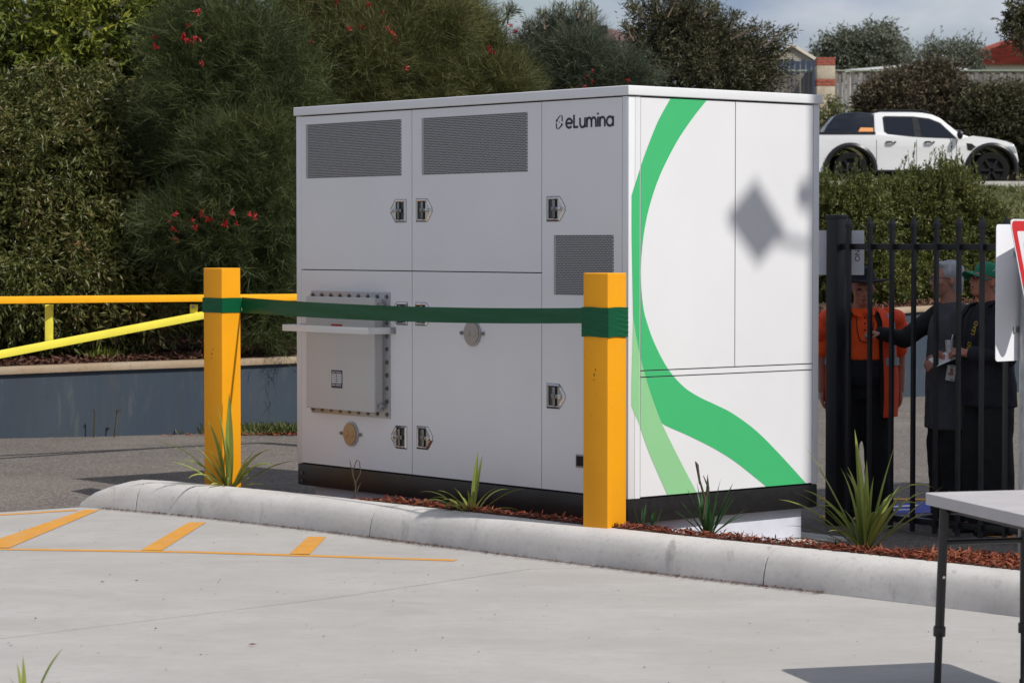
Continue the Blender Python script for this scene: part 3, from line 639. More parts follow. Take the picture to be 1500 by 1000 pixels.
for nm, poly, m in (('green_wave', dark, M['green']), ('pale_green_wave', light, M['lgreen'])):
    b = MB()
    for (a0, a1, z0, z1) in ((.0535 - .03, vL - G_, Z0, tU), (vL + G_, vR - G_, zm1 + G_, tU - G_), (vL + G_, vR - G_, zm2 + G_, zm1 - G_), (vL + G_, vR - G_, tZ + G_, zm2 - G_)):
        c = clip(poly, a0, a1, z0, z1)
        if c: b.add([(x, -.0014, z) for x, z in c], [tuple(t) for t in tri_poly(c)])
    o = b.build(nm, m, C, fixn=False)
b = MB(); b.box(.053, vL - .0, -.0006, .02, Z0, tU); b.build('corner_trim', M['white2'], C)
# ------------------------------------------------------------------ yellow posts and the ribbon between them
PY = rad(90 - 38.5); PA = .182
POSTS = [(-2.012, 18.4), (.543, 15.5)]
plab = ['left yellow square post, standing behind the kerb end, far end of the ribbon', 'right yellow square post, standing in front of the near corner of the cabinet']
for (x, y), lab in zip(POSTS, plab):
    b = MB(); h = PA / 2; b.box(-h, h, -h, h, AZ - .1, 1.682)
    o = b.build('square_post', M['post'], bevel=.008, seg=3, loc=(x, y, 0), rot=(0, 0, PY)); tag(o, lab, 'post', 'yellow posts holding the ribbon')
    for k in range(9 if x > 0 else 4):       # scuffs on the shaded side
        b = MB(); zz = [1.12, 1.09, 1.06, .98, 1.35, 1.30, .86, 1.40, 1.22][k]; yy = [0.0, .01, .012, -.004, .05, -.03, .03, -.055, .03][k] ; s = [.007, .009, .006, .003, .004, .003, .003, .004, .003][k]
        b.add([(-h - .0006, yy + s * math.cos(t) * .6, zz + s * math.sin(t) * (1 + .4 * math.sin(3 * t + k))) for t in [q * math.pi / 4 for q in range(8)]], [tuple(range(8))])
        b.build('scuff', M['postdirt'], o, fixn=False)
R = empty('ribbon', (0, 0, 0), 0, 'dark green satin ribbon stretched between the two yellow posts across the cabinet', 'ribbon')
def pc(i, lx, ly): x, y = POSTS[i]; c, s = math.cos(PY), math.sin(PY); return Vector((x + lx * c - ly * s, y + lx * s + ly * c, 0))
hh = PA / 2 + .004
def band(name, i, z0, z1, wr_=0.0, fold=0):
    cs = [(-hh, hh), (-hh, -hh), (hh, -hh), (hh, hh)]; pts = []
    for k in range(4):
        a, c = cs[k], cs[(k + 1) % 4]
        for q in range(8): t = q / 8; pts.append((a[0] + (c[0] - a[0]) * t, a[1] + (c[1] - a[1]) * t))
    rows = 13; mb = MB(); vs = []
    for r in range(rows):
        t = r / (rows - 1)
        for k, (x, y) in enumerate(pts):
            l = math.hypot(x, y); w = wr_ * (math.sin(t * 19 + k * .9) * .5 + math.sin(t * 31 - k * 1.3) * .35) * (1 if (x > 0) else .15)
            p = pc(i, x * (1 + (w + wr_) / l), y * (1 + (w + wr_) / l)); vs.append((p.x, p.y, z0 + (z1 - z0) * t + wr_ * .8 * math.sin(k * .7) * (1 - abs(2 * t - 1) * .2)))
    n = len(pts); fs = [(r * n + k, r * n + (k + 1) % n, (r + 1) * n + (k + 1) % n, (r + 1) * n + k) for r in range(rows - 1) for k in range(n)]
    mb.add(vs, fs); return mb.build(name, M['ribbon'], R, smooth=True)
band('ribbon_wrap', 0, 1.374, 1.476, .001); band('ribbon_wrap', 1, 1.310, 1.400, .004); band('ribbon_wrap', 1, 1.395, 1.482, .003)
A_ = pc(0, hh, -hh); B_ = pc(1, -hh, hh * .9)
A_ = pc(0, -hh - .003, -hh); A_ = pc(0, hh * .98, -hh - .003); B_ = pc(1, -hh - .003, hh)
mb = MB(); vs = []; n = 60
for k in range(n + 1):
    t = k / n; p = A_.lerp(B_, t); zc2 = (1.425 * (1 - t) + 1.433 * t) - .055 * 4 * t * (1 - t) * .45; hw = (.053 * (1 - t) + .045 * t)
    tw = .10 * math.sin(t * 3.1) + .05 * math.sin(t * 9)
    for r in range(5):
        s = (r / 4 - .5) * 2; vs.append((p.x + tw * s * hw * .4 + .002 * math.sin(r * 2 + t * 20), p.y - tw * s * hw, zc2 + s * hw))
fs = [(k * 5 + r, (k + 1) * 5 + r, (k + 1) * 5 + r + 1, k * 5 + r + 1) for k in range(n) for r in range(4)]
mb.add(vs, fs); mb.build('ribbon_span', M['ribbon'], R, smooth=True)

# ------------------------------------------------------------------ retaining wall, embankment
WPX = [(-700, 655, 548), (-200, 645, 543), (0, 642, 539), (150, 639, 533), (300, 635, 528), (434, 630, 522.5), (700, 610, 504), (1000, 592, 481), (1200, 585, 463), (1340, 581, 450), (1500, 574, 442), (1700, 566, 434), (2100, 556, 424)]
WP = [GA(x, y) for x, y, _ in WPX]; WT = [AT(x, t, p.y).z for (x, _, t), p in zip(WPX, WP)]
wp = [];wt = []
for i in range(len(WP) - 1):
    for k in range(6): t = k / 6; wp.append(WP[i].lerp(WP[i + 1], t)); wt.append(WT[i] * (1 - t) + WT[i + 1] * t)
wp.append(WP[-1]); wt.append(WT[-1])
RW = empty('retaining_wall', (wp[24].x, wp[24].y, AZ), 0, 'low blue-grey painted retaining wall with a tan concrete cap along the far edge', 'wall')
def wall_strip(name, o0, o1, z0f, z1f, m, bevel=0):
    rings = []
    for i, p in enumerate(wp):
        a = wp[max(i - 1, 0)]; c = wp[min(i + 1, len(wp) - 1)]; d = (c - a).normalized(); n = Vector((-d.y, d.x, 0))
        q0 = p + n * o0 - Vector((wp[24].x, wp[24].y, 0)); q1 = p + n * o1 - Vector((wp[24].x, wp[24].y, 0)); za, zb2 = z0f(i) - AZ, z1f(i) - AZ
        rings.append([Vector((q0.x, q0.y, za - AZ * 0)), Vector((q1.x, q1.y, za)), Vector((q1.x, q1.y, zb2)), Vector((q0.x, q0.y, zb2))])
    for r in rings:
        for v in r: v.z += 0
    mb = MB(); mb.ring_tube(rings)
    # the parent sits at ground height AZ; p already carries z=AZ, so clear it
    mb.v = [(x, y, z) for x, y, z in mb.v]
    return mb.build(name, m, RW, bevel=bevel)
for p in wp: p.z = 0
wall_strip('wall_face', 0, .25, lambda i: AZ - .2, lambda i: wt[i] - .062, M['wall'])
wall_strip('wall_cap', -.035, .30, lambda i: wt[i] - .062, lambda i: wt[i], M['cap'], bevel=.012)
# embankment: a sheet rising behind the wall to the street and the far yards
def terr(x, y, d):      # d = distance behind the wall
    base = np.interp(d, [0, .6, 3, 5, 12, 24, 30, 33, 38, 44, 60, 120, 400], [.0, .03, .10, .22, 1.0, 2.0, 2.18, 2.22, 2.25, 3.2, 4.2, 7, 12])
    return base
mb = MB(); vs = []; ds = [.2, .6, 1.2, 2, 3, 4.5, 6, 8, 10, 13, 16, 20, 24, 27, 30, 33, 36, 38, 41, 44, 50, 60, 80, 120, 200, 400]
for i, p in enumerate(wp):
    for d in ds:
        nz = .06 * math.sin(p.x * 1.7 + d * .9) + .05 * math.sin(p.x * .6 - d * .35) if 1 < d < 27 else 0
        vs.append((p.x * (1 + d * .03 if d > 1 else 1), p.y + d, wt[i] - .03 + (terr(p.x, p.y, d) + nz) * (1 if d < 20 else 1)))
m_ = len(ds); cutk = ds.index(13)
fs1 = [(i * m_ + j, (i + 1) * m_ + j, (i + 1) * m_ + j + 1, i * m_ + j + 1) for i in range(len(wp) - 1) for j in range(cutk)]
fs2 = [(i * m_ + j, (i + 1) * m_ + j, (i + 1) * m_ + j + 1, i * m_ + j + 1) for i in range(len(wp) - 1) for j in range(cutk, m_ - 1)]
b = MB(); b.add(vs, fs1); struct('embankment', b, M['soil'], smooth=True)
b = MB(); b.add(vs, fs2); struct('hillside', b, M['verge'], smooth=True)
# wide far ground to the horizon either side
b = MB(); b.add([(-900, 58, .3), (900, 58, .3), (900, 900, 8), (-900, 900, 8)], [(0, 1, 2, 3)]); struct('far_ground', b, M['verge'])
# leaf litter on the slope above the wall
def along_wall(n, d0, d1, x0=0, x1=None):
    ii = RNG.integers(0, len(wp) - 1, n); t = RNG.random(n); d = d0 + (d1 - d0) * RNG.random(n) ** 1.4
    P = np.empty((n, 3))
    for k in range(n): a, c = wp[ii[k]], wp[ii[k] + 1]; P[k] = (a.x + (c.x - a.x) * t[k], a.y + (c.y - a.y) * t[k] + d[k], wt[ii[k]] - .02 + float(terr(0, 0, d[k])))
    return P
P = along_wall(26000, .3, 3.2); n = len(P); P[:, 2] += RNG.random(n) * .05
D = rdir(n); D[:, 2] *= .4; Nn = rdir(n); Nn[:, 2] = np.abs(Nn[:, 2]) + .7
tri_cloud('leaf_litter', P, D, Nn, RNG.uniform(.03, .10, n), RNG.uniform(.012, .035, n), M['litter'], kind='stuff')
# grass tuft and clay at the foot of the wall
def grass(name, cen, rx, ry, n, h, m, label=None):
    P = np.column_stack([cen[0] + RNG.normal(0, rx, n), cen[1] + RNG.normal(0, ry, n), np.full(n, cen[2])]); D = rdir(n, 1.2); Nn = rdir(n)
    return tri_cloud(name, P, D, Nn, RNG.uniform(.4, 1, n) * h, np.full(n, .012), m, kind='stuff', bend=.3)
M['grass'] = leaf_mat('dry_green_grass', [(0, (.06, .09, .02)), (.5, (.12, .15, .045)), (1, (.26, .22, .10))], .6, .3)
c_ = GA(415, 634); grass('grass_tuft', c_, .35, .10, 1600, .13, M['grass'])
c_ = GA(370, 636); grass('grass_tuft', c_, .22, .06, 500, .07, M['grass'])
P = np.column_stack([RNG.normal(c_[0] + .3, .4, 500), c_[1] - .1 + RNG.normal(0, .05, 500), np.full(500, c_.z + .01)]); D = rdir(500); D[:, 2] *= .2; Nn = rdir(500); Nn[:, 2] = 1
tri_cloud('clay_crumbs', P, D, Nn, RNG.uniform(.02, .07, 500), RNG.uniform(.01, .03, 500), M['chip'], kind='stuff')
# blue and yellow painted pipe end lying on the bank
p = AT(418, 521, 28.2); b = MB(); b.tube([p + Vector((-.15, 0, 0)), p + Vector((.09, 0, 0))], .035, 10); o = b.build('painted_pipe', M['wall'], smooth=True); tag(o, 'short grey-blue pipe with a yellow end lying on the bank left of the cabinet', 'pipe')
b = MB(); b.tube([p + Vector((.09, 0, 0)), p + Vector((.30, 0, 0))], .037, 10); b.build('yellow_end', M['gatel'], o, smooth=True)

# ------------------------------------------------------------------ truss boom gate
Dg = lambda px: 21.2 + px * .0034
gp = lambda px, py: AT(px, py, Dg(px))
GT = empty('boom_gate', gp(-420, 441) * 1, 0, 'long truss boom gate with orange-yellow top rail and lemon yellow sloping brace', 'gate')
gl = Vector(GT.location)
def gbeam(name, a, c, w, h, m, par=GT): b = MB(); b.beam(Vector(a) - gl, Vector(c) - gl, w, h); return b.build(name, m, par, bevel=.006)
gbeam('top_rail', gp(-420, 443.5), gp(520, 434.5), .055, .058, M['gate'])
gbeam('sloping_brace', gp(-420, 600), gp(396, 442.5), .05, .062, M['gatel'])
gbeam('end_brace', gp(385, 447), gp(440, 437), .04, .035, M['gatel'])
for px, py in ((-330, 585), (72, 503), (284, 463)): gbeam('upright', gp(px, 446), gp(px, py - 0), .05, .062, M['gatel'])
gbeam('upright', gp(427.5, 440), gp(427.5, 447), .04, .05, M['gatel'])
for px, py in ((80, 505), (283, 449)):
    b = MB(); q = gp(px, py) - gl; b.tube([q, q + Vector((0, -.05, 0))], .014, 6); b.build('bolt', M['dchrome'], GT)
q = gp(-420, 443); b = MB(); b.box(-.09, .09, -.09, .09, AZ - q.z, .12); b.build('hinge_post', M['gate'], GT, bevel=.01)
b = MB(); q2 = gp(520, 434.5) - gl; b.box(q2.x - .06, q2.x + .06, q2.y - .06, q2.y + .06, AZ - q.z, q2.z - .03); b.build('rest_post', M['gate'], GT, bevel=.01)

# ------------------------------------------------------------------ black picket fence
f0 = Vector((2.52, 17.6, 0)); fd = Vector((.636, -.772, 0)).normalized()
def fence_at(px):
    k = (px - 750) / F; y0 = cP; # X = k*(Y*cP.. ) close enough: X = k*Y/cP
    kk = k / cP; t = (kk * f0.y - f0.x) / (fd.x - kk * fd.y); return f0 + fd * t
FE = empty('picket_fence', fence_at(1225) + Vector((0, 0, AZ)), math.atan2(fd.y, fd.x), 'black steel picket fence with spiked tops beside the cabinet', 'fence')
Fi = (Matrix.Translation(FE.location) @ Matrix.Rotation(math.atan2(fd.y, fd.x), 4, 'Z')).inverted()
zr = 1.83 - AZ; zl = .03 - AZ
xs = []
for px in (1248, 1279, 1311, 1343, 1376, 1409, 1443, 1478): xs.append((Fi @ fence_at(px)).x)
st = (xs[-1] - xs[0]) / 7; xs += [xs[-1] + st * k for k in range(1, 10)]
b = MB(); b.box(-.05, .05, -.05, .05, -.1, 2.02 - AZ); fp = b.build('fence_post', M['fence'], FE, bevel=.005)
b = MB(); b.box(-.054, .054, -.054, .054, 2.02 - AZ, 2.045 - AZ); b.build('post_cap', M['fence'], fp, bevel=.004)
x2 = xs[-1] + st; fp2 = fp.copy(); COL.objects.link(fp2); fp2.location = (x2, 0, 0)
for z in (zr, zl):
    b = MB(); b.box(.05, x2 - .05, -.02, .02, z - .02, z + .02); b.build('fence_rail', M['fence'], FE, bevel=.003)
b = MB(); w = .0125; h1 = 1.955 - AZ
b.box(-w, w, -.0455, -.0205, zl - .07, h1)
k = .006
b.add([(-w - k, -.052, h1), (w + k, -.052, h1), (w + k, -.014, h1), (-w - k, -.014, h1), (-w - k, -.052, h1 + .025), (w + k, -.052, h1 + .025), (w + k, -.014, h1 + .025), (-w - k, -.014, h1 + .025), (0, -.033, h1 + .075)],
      [(0, 3, 2, 1), (0, 1, 5, 4), (1, 2, 6, 5), (2, 3, 7, 6), (3, 0, 4, 7), (4, 5, 8), (5, 6, 8), (6, 7, 8), (7, 4, 8)])
pk = b.build('picket', M['fence'], FE, bevel=.0)
for i, x in enumerate(xs):
    o = pk if i == 0 else pk.copy()
    if i: COL.objects.link(o); o.parent = FE
    o.location = (x, 0, 0)
# small white sign fixed behind the pickets
sg = empty('small_white_sign', fence_at(1232) + Vector((0, .10, 1.78)), math.atan2(fd.y, fd.x) * .45, 'plain white rectangular sign with sideways black letters behind the first pickets of the black fence', 'sign')
_c = AT(1231, 370, sg.location.y); sg.location = _c
w_ = .150 / math.cos(math.atan2(fd.y, fd.x) * .45); hS = 32.5 / F * _c.y
b = MB(); b.box(-w_ * 1.02, w_ * 1.02, -.0015, .0015, -hS, hS); b.build('sign_face', M['signw'], sg)
def text_mesh(name, s, size, m, parent, M4, depth=.0004, sx=1.0):
    cu = bpy.data.curves.new(name, 'FONT'); cu.body = s; cu.size = size; cu.extrude = depth; cu.align_x = 'CENTER'; cu.align_y = 'CENTER'
    t = bpy.data.objects.new(name, cu); COL.objects.link(t); bpy.context.view_layer.update()
    me = bpy.data.meshes.new_from_object(t.evaluated_get(bpy.context.evaluated_depsgraph_get())); bpy.data.objects.remove(t); bpy.data.curves.remove(cu)
    me.transform(M4 @ Matrix.Diagonal((sx, 1, 1, 1))); me.name = name
    return link(name, me, m, parent)
FACE = Matrix.Rotation(rad(90), 4, 'X')       # text plane XY -> XZ facing -Y
text_mesh('sign_letters', 'NO', .05, M['ink'], sg, Matrix.Translation((.118, -.0022, -.02)) @ FACE @ Matrix.Rotation(rad(-90), 4, 'Z'))

# ------------------------------------------------------------------ give-way sign on its pole
SP = G(1503, 822, .17); SP.z = 0
zb = .12
PO = empty('sign_pole', (SP.x, SP.y, zb), 0, 'round galvanised steel pole standing in the bark by the right edge of the picture', 'pole')
b = MB(); b.tube([(0, 0, 0), (0, 0, 1.97 - zb)], .043, 20); b.build('pole_tube', M['galv'], PO, smooth=True)
b = MB(); b.tube([(0, 0, 1.97 - zb), (0, 0, 1.982 - zb)], [.046, .040], 20); b.build('pole_cap', M['galv'], PO, smooth=True)
def rpoly(pts, r, n=5):
    out = []
    for i in range(len(pts)):
        p = Vector(pts[i]); a = (Vector(pts[i - 1]) - p).normalized(); c = (Vector(pts[(i + 1) % len(pts)]) - p).normalized(); ang = a.angle(c); t = r / math.tan(ang / 2)
        p0, p1 = p + a * t, p + c * t
        for k in range(n + 1): s = k / n; out.append(tuple((p0 * (1 - s) ** 2 + p * 2 * s * (1 - s) + p1 * s * s)))
    return out
ang = rad(60)
GW = empty('give_way_sign', (SP.x + math.sin(ang) * .062 - .075, SP.y - math.cos(ang) * .062 - .13, 1.98), ang, 'red bordered white triangular give way sign cut off by the right edge of the picture', 'sign')
tri = lambda s: [(-s / 2, 0), (s / 2, 0), (0, -s * .866)]
def tris(s, off): return [(x, y - off) for x, y in rpoly(tri(s), .035 * s / .64)]
b = MB(); b.prism(tris(.66, 0), 0, .003, FACE); b.build('sign_plate', M['signw'], GW)
b = MB(); b.prism(tris(.63, .009), .003, .0036, FACE); b.build('red_border', M['signr'], GW)
b = MB(); b.prism([(x, y - .062) for x, y in rpoly(tri(.44), .012)], .0036, .0042, FACE); b.build('white_field', M['signw'], GW)
text_mesh('sign_letters', 'GIVE', .118, M['ink'], GW, Matrix.Translation((0, -.0046, -.135)) @ FACE, sx=.95)
text_mesh('sign_letters', 'WAY', .105, M['ink'], GW, Matrix.Translation((0, -.0046, -.245)) @ FACE, sx=.85)
for z in (-.1, -.35): 
    b = MB(); b.box(-.05, .05, .002, .03, z - .012, z + .012); b.build('clamp', M['galv'], GW, bevel=.003)
WB = empty('white_board_sign', (SP.x - math.sin(rad(42)) * .055, SP.y + math.cos(rad(42)) * .055, 0), rad(42), 'blank white rectangular board mounted behind the give way sign on the same pole', 'sign')
_lp = SP.y + .04; w_ = .205
b = MB(); b.prism(rpoly([(-w_, 1.235), (w_, 1.235), (w_, 1.955), (-w_, 1.955)], .022), 0, .003, FACE); o = b.build('sign_plate', M['signw'], WB)
for z in (1.4, 1.8):
    b = MB(); b.box(-.06, .06, -.012, -.003, z - .015, z + .015); b.build('clamp', M['galv'], WB)

# ------------------------------------------------------------------ folding table
TT = .82
ca = Vector((.966, .26, 0)); cb = Vector((.26, -.966, 0)); tcn_ = G(1351, 721, TT)
TB = empty('folding_table', (tcn_.x, tcn_.y, 0), math.atan2(ca.y, ca.x), 'pale grey plastic folding table with dark legs at the right edge of the foreground', 'table')
b = MB(); b.prism([(x, y) for x, y in rpoly([(0, 0), (0, -1.83), (.76, -1.83), (.76, 0)], .05, 6)], TT - .047, TT); b.build('table_top', M['tabletop'], TB, bevel=.012, seg=4)
b = MB(); b.prism([(x, y) for x, y in rpoly([(.07, -.06), (.07, -1.77), (.69, -1.77), (.69, -.06)], .04, 6)], TT - .075, TT - .0475); b.build('apron_frame', M['leg'], TB, bevel=.004)
for yy, s in ((-.10, 1), (-1.73, -1)):
    legs = []
    for x0, x1 in ((.055, .045), (.42, .44)):
        a, c = Vector((x0, yy, TT - .06)), Vector((x1, yy + .04 * s, 0.0)); m1 = a.lerp(c, .675)
        b = MB(); b.tube([a, m1], .0195, 14); lg_ = b.build('table_leg', M['leg'], TB, smooth=True)
        b = MB(); b.tube([m1, c], .0155, 14); b.build('lower_tube', M['leg'], lg_, smooth=True)
        b = MB(); q = (a - c).normalized(); b.tube([m1 - q * .02, m1 + q * .022], .0255, 14); b.build('leg_collar', M['leg'], lg_, bevel=.003)
        b = MB(); b.tube([c, c + Vector((0, 0, .03))], .02, 12); b.build('rubber_foot', M['blackc'], lg_, bevel=.003)
        b = MB(); b.tube([m1 + q * .23 + Vector((0, -.018, 0)), m1 + q * .23 + Vector((0, -.024, 0))], .006, 8); b.build('pin', M['chrome'], lg_)
    b = MB(); b.tube([(.085, yy, TT - .075), (.13, yy - .12 * s, TT - .07), (.2, yy - .42 * s, TT - .065)], .008, 8); b.build('brace', M['leg'], TB, smooth=True)
    b = MB(); b.tube([(.065, yy + .01 * s, .62), (.43, yy + .01 * s, .62)], .012, 10); b.build('cross_tube', M['leg'], TB, smooth=True)

# ------------------------------------------------------------------ strap-leaved plants in the bed
def blade(mb, base, az, L_, lean, curl, w, n=9, twist=0):
    """one strap leaf: leans out by lean, then curls over; folded along the midrib"""
    p = Vector(base); el = rad(90 - lean); d_ = Vector((math.cos(az), math.sin(az), 0)); vs = []; sdv = Vector((-d_.y, d_.x, 0))
    for i in range(n + 1):
        t = i / n; ww = w * (.55 + .9 * t * 1.6 if t < .28 else 1.0) * (1 - max(0, (t - .45) / .55) ** 1.7); ww = min(ww, w)
        tg = d_ * math.cos(el) + Vector((0, 0, 1)) * math.sin(el); nn = -d_ * math.sin(el) + Vector((0, 0, 1)) * math.cos(el)
        s2 = (sdv * math.cos(twist * t) + nn * math.sin(twist * t))
        ww *= 1.22; vs += [p - s2 * ww / 2 + nn * ww * .16, p - nn * ww * .05, p + s2 * ww / 2 + nn * ww * .16]
        p = p + tg * L_ / n; el -= rad(curl) / n * (2 * t)
    fs = []
    for i in range(n):
        for q in (0, 1): a = i * 3 + q; fs.append((a, a + 1, a + 4, a + 3))
    mb.add(vs, fs)
def strap_plant(base, label, leaves, m, name='strap_leaf_plant', group=None, cat='plant', sc=1.0):
    e = empty(name, base, 0, label, cat, group)
    for (az, L_, lean, curl, w) in leaves:
        mb = MB(); r0 = random.random() * .03; blade(mb, (math.cos(rad(az)) * r0, math.sin(rad(az)) * r0, -.01), rad(az), L_ * sc, lean, curl, w * sc, twist=random.uniform(-.5, .5))
        mb.build('strap_leaf', m, e, smooth=True, fixn=False)
    return e
random.seed(5)
rl = lambda n, L0, L1, le0, le1, c0, c1, w: [(random.uniform(0, 360), random.uniform(L0, L1), random.uniform(le0, le1), random.uniform(c0, c1), random.uniform(.7, 1) * w) for _ in range(n)]
PG = 'strap-leaved plants in the bark bed'
q = G(330, 716, .20); z_ = .05; q = AT(336, 717, 18.17)
strap_plant(q, 'striped yellow-green strap leaf plant at the foot of the left yellow post', [(95, .68, 3, 4, .048), (190, .60, 6, 8, .05), (165, .5, 10, 20, .045), (178, .62, 42, 60, .028), (182, .42, 38, 95, .035), (175, .40, 30, 30, .04), (10, .42, 28, 70, .03), (-5, .38, 35, 110, .035), (5, .50, 55, 45, .022), (190, .44, 52, 40, .025), (15, .30, 70, 80, .022), (170, .30, 72, 70, .02), (-20, .34, 22, 40, .03), (200, .30, 18, 25, .03)] + rl(13, .2, .46, 8, 65, 20, 90, .03), M['strap'], group=PG)
q = AT(690, 755, 16.42)
strap_plant(q, 'striped yellow-green strap leaf plant below the round port in front of the cabinet', [(60, .42, 8, 8, .03), (45, .40, 12, 4, .026), (178, .36, 45, 80, .022), (172, .34, 55, 90, .022), (185, .28, 35, 70, .024), (2, .38, 50, 50, .018), (8, .30, 32, 90, .022), (-10, .26, 28, 60, .022), (190, .22, 20, 40, .024)] + rl(14, .16, .34, 8, 70, 30, 100, .02), M['strap'], group=PG)
q = AT(1037, 783, 15.15)
strap_plant(q, 'dark green upright strap leaf plant in front of the pale plinth under the cabinet', [(90, .36, 4, 2, .026), (170, .32, 8, 5, .028), (185, .30, 20, 8, .026), (200, .27, 34, 12, .024), (0, .34, 10, 5, .028), (12, .33, 20, 8, .026), (-12, .30, 30, 10, .026), (5, .28, 48, 25, .022), (20, .26, 56, 30, .02), (178, .24, 46, 20, .022)] + rl(12, .14, .28, 4, 40, 0, 25, .022), M['iris'], group=PG)
q = AT(1268, 806, 14.75)
strap_plant(q, 'large striped yellow-green strap leaf plant between the cabinet and the black fence', [(110, .62, 9, 8, .030), (30, .58, 16, 8, .024), (80, .46, 5, 12, .026), (140, .44, 10, 30, .024), (170, .60, 26, 10, .026), (178, .50, 46, 50, .022), (184, .36, 50, 30, .018), (172, .42, 62, 45, .016), (5, .54, 18, 130, .036), (12, .44, 22, 145, .030), (-4, .42, 34, 30, .026), (190, .38, 20, 120, .024), (165, .26, 66, 40, .018), (-80, .32, 12, 130, .03), (-60, .26, 18, 60, .024), (195, .34, 40, 12, .022), (205, .40, 70, 60, .018), (186, .46, 74, 30, .016)] + rl(24, .2, .5, 6, 60, 10, 90, .026), M['strap'], group=PG, sc=1.12)
for k, (px, py, D_, lab) in enumerate([(955, 771, 15.35, 'little tuft of dark strap leaves by the base of the right yellow post'), (940, 770, 15.4, 'tiny dark leaf tuft nearest the right yellow post')]):
    strap_plant(AT(px, py, D_), lab, rl(7 if k == 0 else 4, .08, .17, 3, 25, 0, 15, .012), M['iris'], name='leaf_tuft', group='tufts by the right post')
def stalk(base, label, paths, m, name='dry_stalk', group=None):
    e = empty(name, base, 0, label, 'plant', group)
    for pth, r in paths: mb = MB(); mb.tube(pth, r, 5); mb.build('stem', m, e, smooth=True)
    return e
stalk(AT(518, 737, 17.2), 'thin withered brown stalk in front of the control enclosure', [([(0, 0, 0), (.015, 0, .12), (-.01, 0, .2), (.02, 0, .28)], [.006, .005, .004, .003]), ([(.005, 0, .12), (.045, .01, .2), (.04, .0, .27), (.02, 0, .285)], [.004, .004, .003, .002]), ([(.0, 0, .18), (-.02, 0, .26), (-.025, 0, .285)], [.003, .003, .001]), ([(0, 0, .03), (.03, 0, .1), (.05, -.01, .14)], [.004, .005, .001])], M['dry'], group='withered stalks')
stalk(AT(1030, 760, 15.1), 'dark seed stalk rising from the green strap leaf plant', [([(0, 0, 0), (.01, 0, .12), (-.02, 0, .22), (-.03, 0, .30)], [.006, .008, .006, .004]), ([(.01, 0, .1), (.03, 0, .18), (.0, 0, .25)], [.005, .007, .002]), ([(-.02, 0, .2), (-.035, 0, .31), (-.045, 0, .33)], [.004, .01, .003])], M['dry'], group='withered stalks')
stalk(GA(172, 639.5) + Vector((0, -.05, 0)), 'thin dark dead weed stalk against the blue-grey wall, left of a like one', [([(-.02, 0, 0), (.0, 0, .2), (.01, 0, .25)], [.008, .006, .012]), ([(.01, 0, .24), (.05, 0, .27)], [.01, .002])], M['dry'], group='dead weeds against the wall')
stalk(GA(139, 640) + Vector((0, -.05, 0)), 'short dead weed stalk against the blue-grey wall, the left one of two', [([(-.0, 0, 0), (.01, 0, .24), (.0, 0, .26)], [.007, .006, .012])], M['dry'], group='dead weeds against the wall')
# foreground plant poking in at the bottom-left corner
strap_plant(AT(40, 1032, 8.6), 'blurred tips of a strap leaf plant at the bottom-left corner of the picture', [(15, .22, 22, 25, .016), (160, .15, 6, 8, .014), (120, .17, 4, 6, .012), (5, .14, 45, 30, .012), (190, .12, 25, 20, .014)], M['strap'], group=PG)
# ------------------------------------------------------------------ vegetation
TREECOUNT = 0
def lobes_px(ls, D): # (px, py, rx_px, ry_px, depth offset)
    out = []
    for (px, py, rx, ry, dd) in ls:
        c = AT(px, py, D + dd); s = (D + dd) / F; out.append((np.array(c), np.array([rx * s, max(rx, ry) * s * .75, ry * s])))
    big = out; out = []
    for (c, r) in big:
        out.append((c, r * .80)); k = 7
        for q in range(k):
            u = rdir(1)[0]; u[1] = -abs(u[1]) * .8; u /= np.linalg.norm(u); s = RNG.uniform(.34, .52); out.append((c + r * u * (1.0 - s * .85), r * s))
    return out
def twigs(lobes, n, spread=.45, back=-.35, rmin=.62):
    """twig roots and directions spread through the outer shells of the lobes, mostly on the near side"""
    vol = np.array([(r[0] * r[2]) ** .8 for _, r in lobes]); k = RNG.choice(len(lobes), n * 3, p=vol / vol.sum())
    u = rdir(n * 3); keep = u[:, 1] < -back * 1.0; u = u[keep][:n]; k = k[keep][:n]
    n = len(u); rr = rmin + (1.06 - rmin) * RNG.random(n) ** .6
    # lumpy outline
    Cn = np.array([c for c, _ in lobes])[k]; Rn = np.array([r for _, r in lobes])[k]
    ph = (u * [5.1, 4.3, 6.2]).sum(1) + k * 2.1; lump = 1 + .10 * np.sin(ph * 1.7) + .08 * np.sin(u[:, 0] * 9 + k) * np.cos(u[:, 2] * 8)
    P = Cn + u * Rn * (rr * lump)[:, None]
    D = u * .9 + rdir(n) * spread
    return P, D / np.linalg.norm(D, axis=1, keepdims=True)
def leaves_on(P, D, per, tlen, L_, Wd, droop=.3, m=None, name='crown', parent=None, spread=.8, jit=.25, kind=None, bend=.15):
    n = len(P); t = np.tile(np.linspace(.12, 1, per), n) + RNG.normal(0, .04, n * per)
    PP = np.repeat(P, per, 0); DD = np.repeat(D, per, 0); TL = np.repeat(RNG.uniform(.6, 1.2, n) * tlen, per)
    cur = PP + DD * (t * TL)[:, None]; cur[:, 2] -= droop * TL * t ** 2
    side = rdir(n * per); ld = DD * .55 + side * spread; ld[:, 2] -= droop * .8
    cur += RNG.normal(0, jit * tlen * .25, cur.shape)
    Nn = rdir(n * per) * .8; Nn[:, 2] += .9; Nn[:, 1] -= .3
    k = n * per
    return tri_cloud(name, cur, ld, np.cross(ld, Nn), RNG.uniform(.65, 1.15, k) * L_, RNG.uniform(.7, 1.2, k) * Wd, m, parent, kind, bend=bend)
